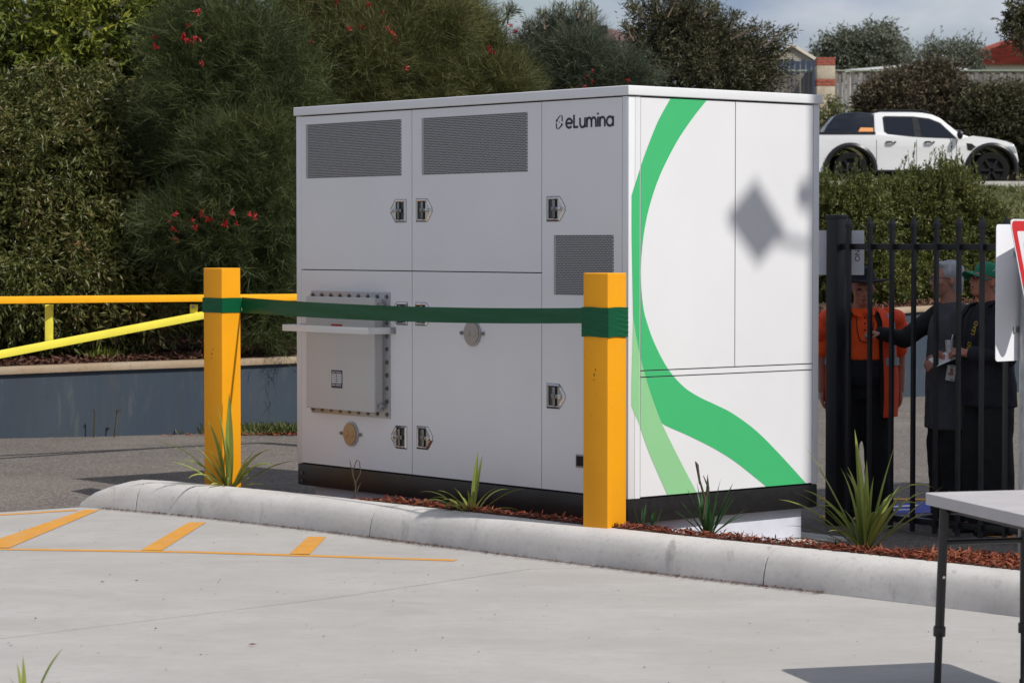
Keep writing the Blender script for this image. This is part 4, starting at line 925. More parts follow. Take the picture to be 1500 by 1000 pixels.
def needles_on(P, D, per, L_, Wd, m, name='crown', parent=None, droop=.25, kind=None):
    n = len(P) * per; D = D * .75; D[:, 2] += .55; D /= np.linalg.norm(D, axis=1, keepdims=True); TL = np.repeat(RNG.uniform(.22, .62, len(P)), per)[:, None] * (L_ / .17)
    tt = RNG.random((n, 1)); PP = np.repeat(P, per, 0) + np.repeat(D, per, 0) * TL * (tt - .35) + RNG.normal(0, L_ * .10, (n, 3)); PP[:, 2] -= (tt[:, 0] ** 2) * TL[:, 0] * .25
    DD = np.repeat(D, per, 0) * .75 + rdir(n) * .62; DD[:, 2] += .05 - droop * RNG.random(n)
    DD /= np.linalg.norm(DD, axis=1, keepdims=True); S = np.cross(DD, rdir(n)); S /= np.linalg.norm(S, axis=1, keepdims=True) + 1e-9
    Ln = (RNG.uniform(.6, 1.25, n) * L_)[:, None]; V = np.empty((n, 3, 3)); V[:, 0] = PP - S * Wd * .38; V[:, 1] = PP + S * Wd * .38; V[:, 2] = PP + DD * Ln
    me = bpy.data.meshes.new(name); me.vertices.add(3 * n); me.vertices.foreach_set('co', V.reshape(-1)); me.loops.add(3 * n); me.polygons.add(n)
    me.loops.foreach_set('vertex_index', np.arange(3 * n, dtype=np.int32)); me.polygons.foreach_set('loop_start', (np.arange(n) * 3).astype(np.int32)); me.update(calc_edges=True)
    o = link(name, me, m, parent)
    if kind: o['kind'] = kind
    return o
def trunk_mesh(base, lobes, parent, r=.06, n=9, m=None, thin=.35):
    """stem with limbs reaching into the lobes"""
    mb = MB(); base = Vector(base); top = Vector(np.mean([c for c, _ in lobes], axis=0)); mid = base.lerp(top, .45) + Vector((random.uniform(-.1, .1), 0, 0))
    mb.tube([base - Vector((0, 0, .1)), base.lerp(mid, .5), mid, top], [r * 1.3, r, r * .8, r * .4], 8)
    for k in range(n):
        c, rr = lobes[k % len(lobes)]; t = random.uniform(.15, .8); s = base.lerp(mid, t) if t < .5 else mid.lerp(top, t - .4)
        u = rdir(1)[0]; e = Vector(c + rr * u * random.uniform(.6, 1.0)); 
        h = s.lerp(e, .5) + Vector((random.uniform(-.15, .15), random.uniform(-.1, .1), random.uniform(0, .2)))
        mb.tube([s, h, e], [r * .5, r * thin, r * .1], 5)
    return mb.build('trunk', m or M['bark'], parent, smooth=True)
def plant_empty(name, lobes, label, cat, zg, group=None):
    c = np.mean([c for c, _ in lobes], axis=0); e = empty(name, (c[0], c[1], zg), 0, label, cat, group); return e, np.array([c[0], c[1], zg])
def shift(lobes, o): return [(c - o, r) for c, r in lobes]

lf_willow = leaf_mat('olive_willow_leaf', [(0, (.04, .052, .012)), (.35, (.085, .10, .024)), (.7, (.145, .145, .042)), (.87, (.21, .14, .07)), (1, (.27, .12, .075))], .38, .25)
lf_bright = leaf_mat('yellow_green_leaf', [(0, (.035, .056, .012)), (.4, (.13, .165, .026)), (.75, (.28, .30, .045)), (1, (.55, .43, .055))], .45, .35)
lf_need = leaf_mat('soft_grey_green_needles', [(0, (.020, .030, .010)), (.4, (.052, .074, .023)), (.75, (.10, .122, .038)), (1, (.19, .14, .06))], .6, .25)
lf_need2 = leaf_mat('brown_green_needles', [(0, (.028, .034, .012)), (.4, (.080, .090, .028)), (.75, (.145, .145, .044)), (1, (.26, .16, .075))], .6, .25)
lf_grey = leaf_mat('grey_green_leaf', [(0, (.09, .105, .075)), (.5, (.16, .175, .125)), (1, (.25, .26, .20))], .55, .25)
lf_dark = leaf_mat('dark_olive_leaf', [(0, (.035, .038, .018)), (.5, (.085, .085, .042)), (1, (.17, .15, .085))], .5, .25)
lf_hedge = leaf_mat('hedge_leaf', [(0, (.045, .058, .015)), (.45, (.11, .125, .032)), (.8, (.19, .20, .055)), (1, (.32, .30, .09))], .42, .3)
lf_brown = leaf_mat('brown_twiggy_leaf', [(0, (.045, .038, .022)), (.5, (.105, .085, .05)), (1, (.19, .14, .09))], .6, .2)

def broad(name, ls, D, label, cat, zg, ntw, per, tlen, L_, Wd, m, droop, tr=.06, group=None, spread=.8, rmin=.62, back=-.35, nl=9):
    lb = lobes_px(ls, D); e, o = plant_empty(name, lb, label, cat, zg, group); lb2 = shift(lb, o)
    P, D_ = twigs(lb2, ntw, back=back, rmin=rmin); cr = leaves_on(P, D_, per, tlen, L_, Wd, droop, m, 'crown', e, spread); cr['kind'] = 'stuff'
    trunk_mesh((0, 0, 0), lb2, e, tr, nl); return e, lb2
def fine(name, ls, D, label, cat, zg, ntw, per, L_, Wd, m, tr=.05, group=None, flowers=0, fl_px=(), rmin=.5, nl=12, back=-.35):
    lb = lobes_px(ls, D); e, o = plant_empty(name, lb, label, cat, zg, group); lb2 = shift(lb, o)
    P, D_ = twigs(lb2, ntw, back=back, rmin=rmin, spread=.6); cr = needles_on(P, D_, per, L_, Wd, m, 'crown', e); cr['kind'] = 'stuff'
    trunk_mesh((0, 0, 0), lb2, e, tr, nl)
    for (px, py) in fl_px:
        q = AT(px, py, D); cen = np.array(q) - o; best = None
        for c, r in lb2:      # push onto the near surface of the crown
            dx, dz = (cen[0] - c[0]) / r[0], (cen[2] - c[2]) / r[2]; s = 1 - dx * dx - dz * dz
            if s > 0: y = c[1] - r[1] * math.sqrt(s); best = y if best is None else min(best, y)
        y = (best if best is not None else cen[1]) - .24
        k = (o[1] + y) / D; p = np.array([(q.x) * k - o[0], y, (q.z - H) * k + H - o[2]])
        add_flower(p, e)
    return e
FM = []
for k in range(4):
    mb = MB()
    for _ in range(16):
        d = Vector(rdir(1, .3)[0]); s = d.orthogonal().normalized() * .006; L_ = random.uniform(.035, .07); off = Vector((random.uniform(-.03, .03), 0, random.uniform(-.02, .02)))
        mb.add([off - s, off + s, off + d * L_ * .6 + s * 1.4, off + d * L_ - Vector((0, 0, .012)), off + d * L_ * .6 - s * 1.2], [(0, 1, 2, 3, 4)])
    FM.append(mb.mesh('flower', False)); FM[-1].materials.append(M['flower'])
def add_flower(p, e):
    o = bpy.data.objects.new('flower', FM[random.randrange(4)]); COL.objects.link(o); o.parent = e; o.location = tuple(p); o.rotation_euler = (0, random.uniform(-.6, .6), random.uniform(0, 6)); s = random.uniform(.5, .85); o.scale = (s, s, s)
HB = 'hedge of shrubs and trees behind the wall'
# big olive drooping shrub at the left (leaves hang in short tufts)
broad('drooping_shrub', [(40, 440, 120, 34, -.3), (200, 425, 110, 36, -.2), (60, 300, 170, 150, 0), (170, 250, 130, 120, .5), (20, 200, 150, 110, .6), (120, 190, 130, 80, 1.0), (60, 400, 170, 75, -.3), (200, 350, 130, 90, .2), (290, 400, 85, 55, .6), (-120, 300, 180, 180, 0), (150, 420, 130, 50, -.2)], 25.9,
      'broad olive-green shrub of small drooping leaves filling the left above the yellow gate', 'shrub', .9, 6200, 17, .26, .085, .024, lf_willow, .75, group=HB)
broad('bright_leafy_tree', [(60, 60, 150, 90, 0), (190, 90, 110, 80, .3), (10, 130, 110, 70, 0), (230, 30, 110, 70, .8), (110, 0, 160, 80, .8), (-130, 60, 160, 130, .5), (270, 130, 60, 60, .4)], 28.6,
      'bright yellow-green leafy tree at the top left corner', 'tree', 1.2, 2300, 16, .34, .13, .034, lf_bright, .35, .08, group=HB)
fl = [(290, 18), (276, 38), (270, 55), (275, 60), (288, 57), (296, 93), (228, 55), (228, 70), (294, 242), (283, 243), (240, 288), (252, 284), (238, 300), (223, 318), (228, 331), (238, 313), (256, 315), (247, 324), (255, 337), (257, 351), (268, 286), (296, 312), (308, 322), (282, 323), (286, 333), (340, 313), (347, 328), (331, 329), (366, 315), (372, 318)]
fine('needle_leaved_shrub', [(330, 110, 110, 130, 0), (370, 270, 90, 130, -.4), (280, 200, 80, 120, .3), (330, 350, 100, 90, -.3), (400, 180, 70, 150, 0), (390, 440, 60, 60, -.2), (400, 490, 50, 26, -.2), (300, 330, 80, 60, -.6)], 25.7,
     'tall soft needle-leaved shrub dotted with red flowers between the left shrub and the cabinet', 'shrub', .9, 5600, 32, .17, .0065, lf_need, group=HB, fl_px=fl)
fl = [(494, 4), (512, 43), (531, 41), (568, 42), (575, 50), (579, 58), (595, 100), (456, 62), (540, 8), (560, 20)]
fine('needle_leaved_shrub', [(470, 70, 80, 120, 0), (540, 110, 90, 110, -.2), (500, 10, 100, 80, .4), (610, 80, 70, 110, .1), (450, 160, 60, 90, 0)], 26.9,
     'brown-green needle-leaved shrub behind the left half of the cabinet roof', 'shrub', 1.0, 4000, 31, .17, .0065, lf_need2, group=HB, fl_px=fl)
fl = [(669, 44), (676, 28), (631, 88), (657, 88), (662, 95), (717, 72), (723, 76), (748, 38), (755, 47), (597, 133), (600, 12)]
fine('needle_leaved_shrub', [(660, 90, 70, 100, 0), (672, 40, 42, 52, .3), (620, 20, 70, 80, .6), (722, 118, 44, 60, -.2), (700, 140, 80, 50, -.4)], 28.0,
     'rounded olive needle-leaved shrub behind the middle of the cabinet roof', 'shrub', 1.1, 3800, 31, .17, .0065, lf_need2, group=HB, fl_px=fl)
fl = [(756, 72), (764, 56), (905, 78), (906, 93), (867, 105), (860, 113), (868, 120), (858, 127), (920, 118), (778, 57)]
fine('needle_leaved_shrub', [(812, 84, 42, 40, 0), (846, 112, 50, 54, -.3), (788, 118, 46, 44, -.2), (838, 62, 24, 28, .2), (896, 124, 46, 40, -.5)], 31.5,
     'grey-green needle-leaved shrub with a peaked top behind the right half of the cabinet roof', 'shrub', 1.3, 3000, 24, .19, .008, leaf_mat('pale_needles', [(0, (.03, .04, .022)), (.5, (.08, .10, .06)), (1, (.16, .165, .11))], .6, .25), group=HB, fl_px=fl)
broad('bottlebrush_tree', [(968, 66, 34, 38, 0), (1010, 68, 52, 44, 0), (1056, 86, 48, 36, .1), (962, 32, 26, 22, .2), (1005, 28, 28, 22, .2), (1042, 50, 30, 22, .3), (1092, 92, 34, 32, -.1), (1122, 64, 22, 9, -.1), (1035, 108, 74, 42, -.4), (1108, 118, 30, 16, -.3), (946, 112, 32, 40, -.2)], 38,
      'spreading dark olive bottlebrush tree against the sky behind the cabinet end', 'tree', 1.6, 2700, 14, .34, .085, .018, lf_dark, .05, .07, group=HB, spread=.6)
# thicket added behind the hedge so its gaps stay dark, all along the bank
P = []; 
for k in range(9000):
    x = random.uniform(-13, 3.2); 
    P.append((x, 28.6 + random.uniform(-.6, 3.2) + max(0, x + 2) * .9, random.uniform(.75, 4.4 - max(0, x + 1) * .5)))
P = np.array(P); D_ = rdir(len(P), .3)
leaves_on(P, D_, 12, .5, .14, .05, .2, lf_dark, 'thicket', None, kind='stuff')
# low growth and weeds above the wall between the shrubs
c_ = AT(152, 520, 25.2); grass('weed', (c_.x, c_.y, c_.z - .02), .08, .08, 160, .14, lf_bright)
# clipped hedge shrubs above the wall on the right, behind the fence
for k, (ls, D, lab, mm) in enumerate([
    ([(1250, 345, 58, 70, 0), (1225, 385, 50, 55, -.2), (1270, 410, 60, 40, -.3), (1262, 292, 26, 22, .2), (1220, 314, 26, 20, 0)], 34.2, 'dense green shrub just right of the cabinet, left of the like shrubs above the wall', lf_hedge),
    ([(1340, 340, 66, 66, 0), (1330, 405, 70, 42, -.3), (1308, 294, 30, 22, .2), (1350, 280, 26, 26, .2), (1392, 276, 28, 26, .2)], 34.8, 'dense green shrub below the white ute, middle one of those above the wall', lf_hedge),
    ([(1420, 360, 60, 62, 0), (1420, 412, 74, 40, -.2), (1415, 305, 34, 24, .4), (1500, 385, 55, 60, .2)], 35.2, 'dense olive shrub above the wall behind the spiked tops at the right', lf_hedge)]):
    e, lb2 = broad('hedge_shrub', ls, D, lab, 'shrub', 1.1, 3000, 15, .20, .055, .024, mm, .15, .05, group='shrubs above the wall behind the fence', back=-.25)
    # upright young shoots on top
    if k < 2:
        top = [c for c in lb2]; n = 150; P = []
        for _ in range(n): c, r = lb2[-1 if random.random() < .6 else 0]; a = random.uniform(-1, 1); P.append((c[0] + r[0] * a, c[1] + random.uniform(-.5, .3), c[2] + r[2] * math.sqrt(max(0, 1 - a * a)) * .9))
        P = np.array(P); D_ = np.tile([[0., 0, 1.]], (n, 1)) + rdir(n) * .28
        sh = leaves_on(P, D_, 30, .38, .05, .015, -.02, lf_hedge, 'young_shoots', e, .35, jit=.05); sh['kind'] = 'stuff'
broad('roadside_bush', [(1310, 152, 40, 34, 0), (1345, 145, 46, 38, .3), (1288, 162, 26, 24, .2), (1392, 152, 36, 38, .2), (1335, 118, 24, 12, .4), (1370, 114, 28, 14, .5)], 66, 'brown twiggy bush behind the white ute in front of the timber fence', 'bush', 3.4, 3200, 12, .40, .13, .04, lf_brown, .1, .08, group='bushes along the timber fence')
broad('roadside_bush', [(1440, 180, 38, 42, 0), (1490, 185, 42, 48, .2), (1540, 195, 50, 60, 0), (1465, 160, 32, 26, .5)], 65, 'dark green bush behind the bonnet of the white ute', 'bush', 3.3, 2600, 13, .42, .14, .04, lf_dark, .1, .08, group='bushes along the timber fence')
broad('roadside_bush', [(1215, 190, 22, 34, 0), (1205, 225, 20, 30, 0)], 64.5, 'small sparse bush at the tail of the white ute beside the brick pillar', 'bush', 3.2, 500, 11, .4, .11, .035, lf_hedge, .1, .05, group='bushes along the timber fence')
broad('distant_tree', [(1228, 82, 22, 16, 0), (1280, 78, 26, 20, 0), (1240, 68, 16, 10, 0), (1290, 66, 18, 14, .5), (1304, 88, 18, 12, 0)], 98, 'hazy grey-green tree rising beyond the brick pillar', 'tree', 6, 1500, 12, .7, .18, .06, lf_grey, .1, .15, group='trees beyond the timber fence')
broad('distant_tree', [(1375, 78, 20, 12, 0), (1400, 88, 26, 12, 0), (1420, 78, 14, 8, 0), (1355, 92, 18, 8, 0)], 82, 'sparse wispy treetop between the carport roof and the red roof', 'tree', 5, 420, 12, .5, .13, .045, lf_grey, .05, .06, group='trees beyond the timber fence', nl=16)
broad('distant_tree', [(1492, 38, 15, 12, 0), (1506, 18, 20, 20, 0), (1480, 52, 9, 6, 0), (1580, 40, 50, 40, 0), (1640, 60, 60, 60, 0)], 62, 'dark leafy branch end reaching in at the top right corner above the red roof', 'tree', 4, 1500, 13, .38, .12, .04, lf_dark, .15, .1, group='trees beyond the timber fence', back=-.8)
# long seed-tipped shoots standing up from the shrubs in front of the ute
def shoots(xr, D, n, label, y0=262, ytip=(196, 246)):
    base = AT((xr[0] + xr[1]) / 2, y0 + 40, D); e = empty('flowering_shoots', base, 0, label, 'plant', 'tall shoots in front of the ute'); mb = MB(); P = []; DD = []
    for _ in range(n):
        px = random.uniform(*xr); tip = float(np.interp(px, [1210, 1235, 1262, 1285, 1310, 1340, 1372, 1400, 1425, 1460], [258, 236, 226, 246, 232, 206, 214, 200, 222, 250])) + random.random() ** .7 * 46 - 4; dd = random.uniform(-.35, .25); a = AT(px + random.uniform(-14, 14), y0 + random.uniform(0, 30), D + dd) - base; c = AT(px, tip, D + dd) - base; m_ = a.lerp(c, .5) + Vector((random.uniform(-.03, .03), 0, 0))
        mb.tube([a, m_, c], [.005, .004, .002], 4)
        for k in range(26): t = random.uniform(.15, 1) ; p = a.lerp(m_, t * 2) if t < .5 else m_.lerp(c, t * 2 - 1); P.append(tuple(p)); DD.append((random.uniform(-.6, .6), random.uniform(-.6, .6), 1.0))
    mb.build('stems', lf_hedge, e, fixn=False)['kind'] = 'stuff'; P = np.array(P); DD = np.array(DD); k = len(P)
    tri_cloud('shoot_leaves', P, DD, rdir(k), RNG.uniform(.03, .07, k), RNG.uniform(.010, .018, k), lf_hedge, e)['kind'] = 'stuff'
shoots((1215, 1330), 34.3, 34, 'cluster of upright leafy shoots in front of the rear half of the ute')
shoots((1330, 1455), 34.6, 44, 'cluster of upright leafy shoots in front of the cab and front wheel of the ute', ytip=(200, 250))
# ragged sprays breaking the outline of the skyline trees
def sprays(pts, D, label, m, group):
    c0 = AT(pts[0][0], pts[0][1], D); e = empty('branch_spray', c0, 0, label, 'branch', group); mb = MB(); P = []; DD = []
    for (x0, y0, x1, y1) in pts:
        for q in range(3):
            a = AT(x0 + random.uniform(-10, 10), y0 + random.uniform(-4, 8), D + random.uniform(-.4, .4)) - c0; c = AT(x1 + random.uniform(-9, 9), y1 + random.uniform(-5, 8), D + random.uniform(-.5, .3)) - c0; mb.tube([a, a.lerp(c, .5) + Vector((0, 0, .06)), c], [.014, .009, .003], 4)
            for k in range(44): t = random.uniform(.2, 1.02); p = a.lerp(c, t) + Vector((random.gauss(0, .035), random.gauss(0, .035), .06 * (1 - abs(2 * t - 1)) + random.gauss(0, .03))); P.append(tuple(p)); d = (c - a).normalized(); DD.append((d.x + random.uniform(-.7, .7), random.uniform(-.7, .7), d.z + random.uniform(-.4, .8)))
    mb.build('stems', M['bark'], e, fixn=False)['kind'] = 'stuff'; P = np.array(P); DD = np.array(DD); k = len(P)
    tri_cloud('spray_leaves', P, DD, rdir(k), RNG.uniform(.05, .11, k), RNG.uniform(.012, .022, k), m, e)['kind'] = 'stuff'
sprays([(1110, 70, 1162, 42), (1095, 80, 1150, 62), (1080, 60, 1122, 40), (1060, 45, 1085, 24), (1030, 25, 1045, 4), (985, 20, 998, -2), (945, 30, 932, 6), (965, 20, 962, -4), (930, 60, 918, 40), (1085, 95, 1140, 84), (1010, 20, 1020, 0)], 37.6, 'ragged leafy sprays sticking out of the bottlebrush tree against the sky', lf_dark, HB)
sprays([(845, 30, 851, 8), (825, 35, 822, 14), (800, 40, 790, 18), (862, 40, 872, 22), (780, 50, 772, 34), (740, 30, 746, 10)], 31.3, 'ragged tips on top of the peaked grey-green shrub', lf_grey, HB)
# verge grass by the street
n = 16000; P = np.column_stack([RNG.uniform(5, 16, n), RNG.uniform(49, 57.5, n), np.zeros(n)])
# ------------------------------------------------------------------ street, fence, houses
ZR = AT(1350, 275, 59.6).z       # street level under the ute
n = 14000; P = np.column_stack([RNG.uniform(5, 14, n), RNG.uniform(40, 56.5, n), np.zeros(n)])
P[:, 2] = ZR - .05 - (56.5 - P[:, 1]) * .075
b = MB(); b.add([(1, 35.6, .7), (40, 35.6, .7), (1, 38, ZR - 1.45), (40, 38, ZR - 1.45), (40, 56.7, ZR - .05), (1, 56.7, ZR - .05)], [(0, 1, 3, 2), (2, 3, 4, 5)]); struct('grass_verge', b, M['verge'])
D = rdir(n, 1.1); tri_cloud('verge_grass', P, D, rdir(n), RNG.uniform(.05, .16, n), np.full(n, .02), M['grass'], kind='stuff', bend=.3)
b = MB(); b.add([(-20, 56.9, ZR), (60, 56.9, ZR), (60, 63.5, ZR), (-20, 63.5, ZR)], [(0, 1, 2, 3)]); struct('street', b, M['asphalt'])
b = MB(); b.box(-20, 60, 56.7, 56.9, ZR - .15, ZR + .08); struct('street_kerb', b, M['kerb'])
b = MB(); b.add([(-20, 63.5, ZR + .02), (60, 63.5, ZR + .02), (60, 73, ZR + 1.2), (-20, 73, ZR + 1.2)], [(0, 1, 2, 3)]); struct('far_verge', b, M['verge'])

# white ute: x forward (to the right), y depth, z up
DU = 59.6; ux = AT(1190, 275, DU).x; U = empty('parked_ute', (AT(1350, 275, DU).x, DU + .9, ZR), 0, 'white dual-cab ute with black wheel arches and dark canopy parked on the street', 'ute')
sU = F / DU      # px per metre
pu = lambda px, py: ((px - 1350) / sU, (275 - py) / sU)      # measured profile in metres
HWD = .93
def prof_solid(mb, poly, y0, y1, inset=None):
    P0 = [Vector((x, y0, z)) for x, z in poly]; n = len(poly); tri = tri_poly(poly)
    mb.add([(x, y0, z) for x, z in poly] + [(x, y1, z) for x, z in poly], [tuple(t) for t in tri] + [tuple(n + i for i in reversed(t)) for t in tri] + [(i, (i + 1) % n, n + (i + 1) % n, n + i) for i in range(n)])
def arch(cx, cz, r, n=12, lo=0.0): return [(cx + r * math.cos(t), cz + r * math.sin(t)) for t in [math.pi * (1 - k / n) for k in range(n + 1)]]
wr_x, wf_x = pu(1245.5, 0)[0], pu(1452, 0)[0]; WR = .395
rz = pu(0, 198)[1]
lower = [pu(1178, 252), pu(1178, 200), pu(1183, 197)] + [pu(1281, 197), pu(1300, 199), pu(1398, 205), pu(1424, 199.5), pu(1452, 203), pu(1473, 207.5), pu(1484, 212), pu(1487, 218), pu(1490, 229), pu(1491, 238), pu(1487, 250), pu(1484, 256)]
fa = [(x, z) for x, z in reversed(arch(wf_x, .40, .52))]; ra = [(x, z) for x, z in reversed(arch(wr_x, .40, .52))]
lower += [(wf_x + .52, .36)] + fa + [(wf_x - .52, .36), (wr_x + .52, .36)] + ra + [(wr_x - .52, .36)]
mb = MB(); prof_solid(mb, lower, -HWD, HWD); body = mb.build('body', M['car'], U, bevel=.035, seg=3)
# greenhouse: wide at the belt, narrow at the roof
belt = [pu(1281, 199), pu(1404, 206.5)]; roof = [pu(1281, 166), pu(1290, 163.5), pu(1330, 163.2), pu(1362, 166), pu(1378, 173), pu(1404, 195), pu(1420, 201)]
cabin = [pu(1281, 203)] + roof + [pu(1404, 208)]
def ytap(z): zb_, zt2 = pu(0, 203)[1], pu(0, 163)[1]; t = max(0, min(1, (z - zb_) / (zt2 - zb_))); return HWD - .04 - .20 * t
def taper_solid(mb, poly, grow=0.0):
    n = len(poly); tri = tri_poly(poly); mb.add([(x, -ytap(z) - grow, z) for x, z in poly] + [(x, ytap(z) + grow, z) for x, z in poly], [tuple(t) for t in tri] + [tuple(n + i for i in reversed(t)) for t in tri] + [(i, (i + 1) % n, n + (i + 1) % n, n + i) for i in range(n)])
mb = MB(); taper_solid(mb, cabin); mb.build('cab', M['car'], U, bevel=.03, seg=3)
def win(name, pts, m, par=U, grow=.006):
    poly = [pu(*p) for p in pts]; n = len(poly); tri = tri_poly(poly)
    for s in (-1, 1):
        mb = MB(); vs = [(x, s * (ytap(z) + grow), z) for x, z in poly] + [(x, s * (ytap(z) - .02), z) for x, z in poly]; mb.add(vs, [tuple(t) for t in tri] + [(i, (i + 1) % n, n + (i + 1) % n, n + i) for i in range(n)]); mb.build(name, m, par)
win('window_surround', [(1293.5, 172), (1297, 170), (1338, 170.5), (1362, 173.5), (1378, 180), (1402, 203.5), (1340, 201.5), (1300, 197), (1295, 193)], M['carblack'], grow=.005)
win('rear_side_window', [(1296, 173), (1299, 171.8), (1337, 172.6), (1339.5, 199), (1301, 195.5), (1298, 192)], M['glass'], grow=.010)
win('front_side_window', [(1346, 173.5), (1362, 175.5), (1377, 182), (1398, 201.5), (1350, 200.5)], M['glass'], grow=.010)
# windscreen
mb = MB(); a, c = pu(1381, 175.5), pu(1402, 193.5)
mb.add([(a[0] + .02, -.62, a[1] + .02), (a[0] + .02, .62, a[1] + .02), (c[0] + .05, .74, c[1] + .03), (c[0] + .05, -.74, c[1] + .03)], [(0, 1, 2, 3)]); mb.build('windscreen', M['glass'], U)
# canopy over the tub
can = [(1205, 197.5), (1212, 184), (1224, 169.5), (1236, 165.5), (1258, 164), (1279, 166), (1281.5, 198)]
mb = MB(); taper_solid(mb, [pu(*p) for p in can], -.01); cn = mb.build('canopy', M['glass'], U, bevel=.02)
win('sticker', [(1257.5, 193), (1261, 187), (1279.5, 187.5), (1279.5, 193)], M['orange'], cn, grow=.0)
mb = MB(); mb.box(pu(1183, 0)[0], pu(1282, 0)[0], -HWD - .012, HWD + .012, pu(0, 197.5)[1], pu(0, 193.8)[1]); mb.build('tub_rail', M['carblack'], U, bevel=.01)
mb = MB()
for s in (-1, 1): mb.tube([(pu(1284, 0)[0], s * .70, pu(0, 163)[1]), (pu(1290, 0)[0], s * .70, pu(0, 161.6)[1]), (pu(1352, 0)[0], s * .70, pu(0, 161.8)[1]), (pu(1365, 0)[0], s * .70, pu(0, 166.5)[1])], .022, 6)
tag(mb.build('roof_rails', M['carblack'], U, smooth=True), kind='stuff')
for cx, s_ in ((wr_x, 1), (wf_x, 1)):
    for sd_ in (-1, 1):
        # flare
        mb = MB(); rings = []
        for t in [math.pi * (1.03 - k / 18 * 1.06) for k in range(19)]:
            ct, st_ = math.cos(t), math.sin(t)
            rings.append([Vector((cx + r * ct, sd_ * y, .40 + r * st_)) for r, y in ((.50, HWD - .05), (.50, HWD + .05), (.55, HWD + .07), (.61, HWD + .03), (.61, HWD - .05))])
        mb.ring_tube(rings); mb.build('wheel_arch', M['carblack'], U, smooth=True)
        mb = MB(); yo = sd_ * (HWD - .10)
        rings = [[Vector((cx + r * math.cos(2 * math.pi * k / 28), y, WR + r * math.sin(2 * math.pi * k / 28))) for k in range(28)] for r, y in ((.23, yo - .12 * sd_), (.36, yo - .13 * sd_), (WR, yo - .10 * sd_), (WR, yo + .08 * sd_), (.37, yo + .115 * sd_), (.26, yo + .11 * sd_), (.25, yo + .06 * sd_))]
        mb.ring_tube(rings); ty = mb.build('wheel', M['tyre'], U, smooth=True)
        mb = MB(); mb.tube([(cx, yo + .02 * sd_, WR), (cx, yo + .05 * sd_, WR)], .25, 24)
        for k in range(6):
            t = k * math.pi / 3; d = Vector((math.cos(t), 0, math.sin(t))); mb.beam(Vector((cx, yo + .075 * sd_, WR)) + d * .04, Vector((cx, yo + .075 * sd_, WR)) + d * .25, .05, .05, up=(0, 1, 0))
        mb.build('rim', M['rim'], ty, fixn=True)
        mb = MB(); mb.tube([(cx, sd_ * .5, .42), (cx, sd_ * (HWD - .02), .42)], .50, 20); 
        w_ = MB(); rings = [[Vector((cx + .515 * math.cos(t), y, .40 + .515 * math.sin(t))) for t in [math.pi * k / 14 for k in range(15)]] for y in (sd_ * .45, sd_ * (HWD - .02))]
        w_.ring_tube(rings, cap=False); w_.build('wheel_well', M['dark'], U)
for px in (1283.5, 1342, 1400.5):
    mb = MB(); x, z0_ = pu(px, 205); _, z1_ = pu(px, 246); mb.box(x - .006, x + .006, -HWD - .0015, -HWD + .02, z1_, z0_); mb.build('door_seam', M['carblack'], U)
for px in (1304, 1360.5):
    mb = MB(); x, z = pu(px, 208.8); mb.tube([(x - .10, -HWD - .01, z), (x - .05, -HWD - .045, z + .004), (x + .06, -HWD - .045, z + .004), (x + .11, -HWD - .01, z)], .022, 8); mb.build('door_handle', M['carblack'], U, smooth=True)
mb = MB(); x, z = pu(1404, 198.5); mb.ellipsoid((x, -HWD - .13, z + .01), (.07, .10, .11), 12, 8); mr = mb.build('door_mirror', M['carblack'], U, smooth=True)
mb = MB(); mb.ellipsoid((x + .015, -HWD - .15, z + .035), (.05, .07, .05), 10, 6); mb.build('mirror_cap', M['lamp'], mr, smooth=True)
mb = MB(); poly = [pu(*p) for p in [(1415, 210), (1423, 211), (1428.5, 215.5), (1422, 221), (1416.5, 220)]]; prof_solid(mb, poly, -HWD - .008, -HWD + .01); mb.build('side_vent', M['carblack'], U)
mb = MB(); poly = [pu(*p) for p in [(1475, 214), (1486, 215.5), (1488.5, 226), (1480, 222.5), (1474.5, 221)]]; prof_solid(mb, poly, -HWD - .008, -HWD + .3); mb.build('headlight', M['lamp'], U, bevel=.02)
mb = MB(); poly = [pu(*p) for p in [(1485.5, 238), (1490, 238), (1491.5, 244), (1488, 250), (1485.5, 247)]]; prof_solid(mb, poly, -HWD - .006, -HWD + .4); mb.build('fog_recess', M['carblack'], U)
mb = MB(); mb.box(pu(1283, 0)[0], pu(1420, 0)[0], -HWD - .04, -HWD + .12, .34, .40); mb.build('side_step', M['carblack'], U, bevel=.02)
mb = MB(); mb.box(pu(1178, 0)[0] - .1, pu(1183, 0)[0], -HWD + .1, HWD - .1, .5, .68); mb.build('rear_bumper', M['carblack'], U, bevel=.03)
mb = MB(); mb.box(pu(1262, 0)[0], pu(1430, 0)[0], -.6, .6, .30, .55); mb.build('underside', M['dark'], U)

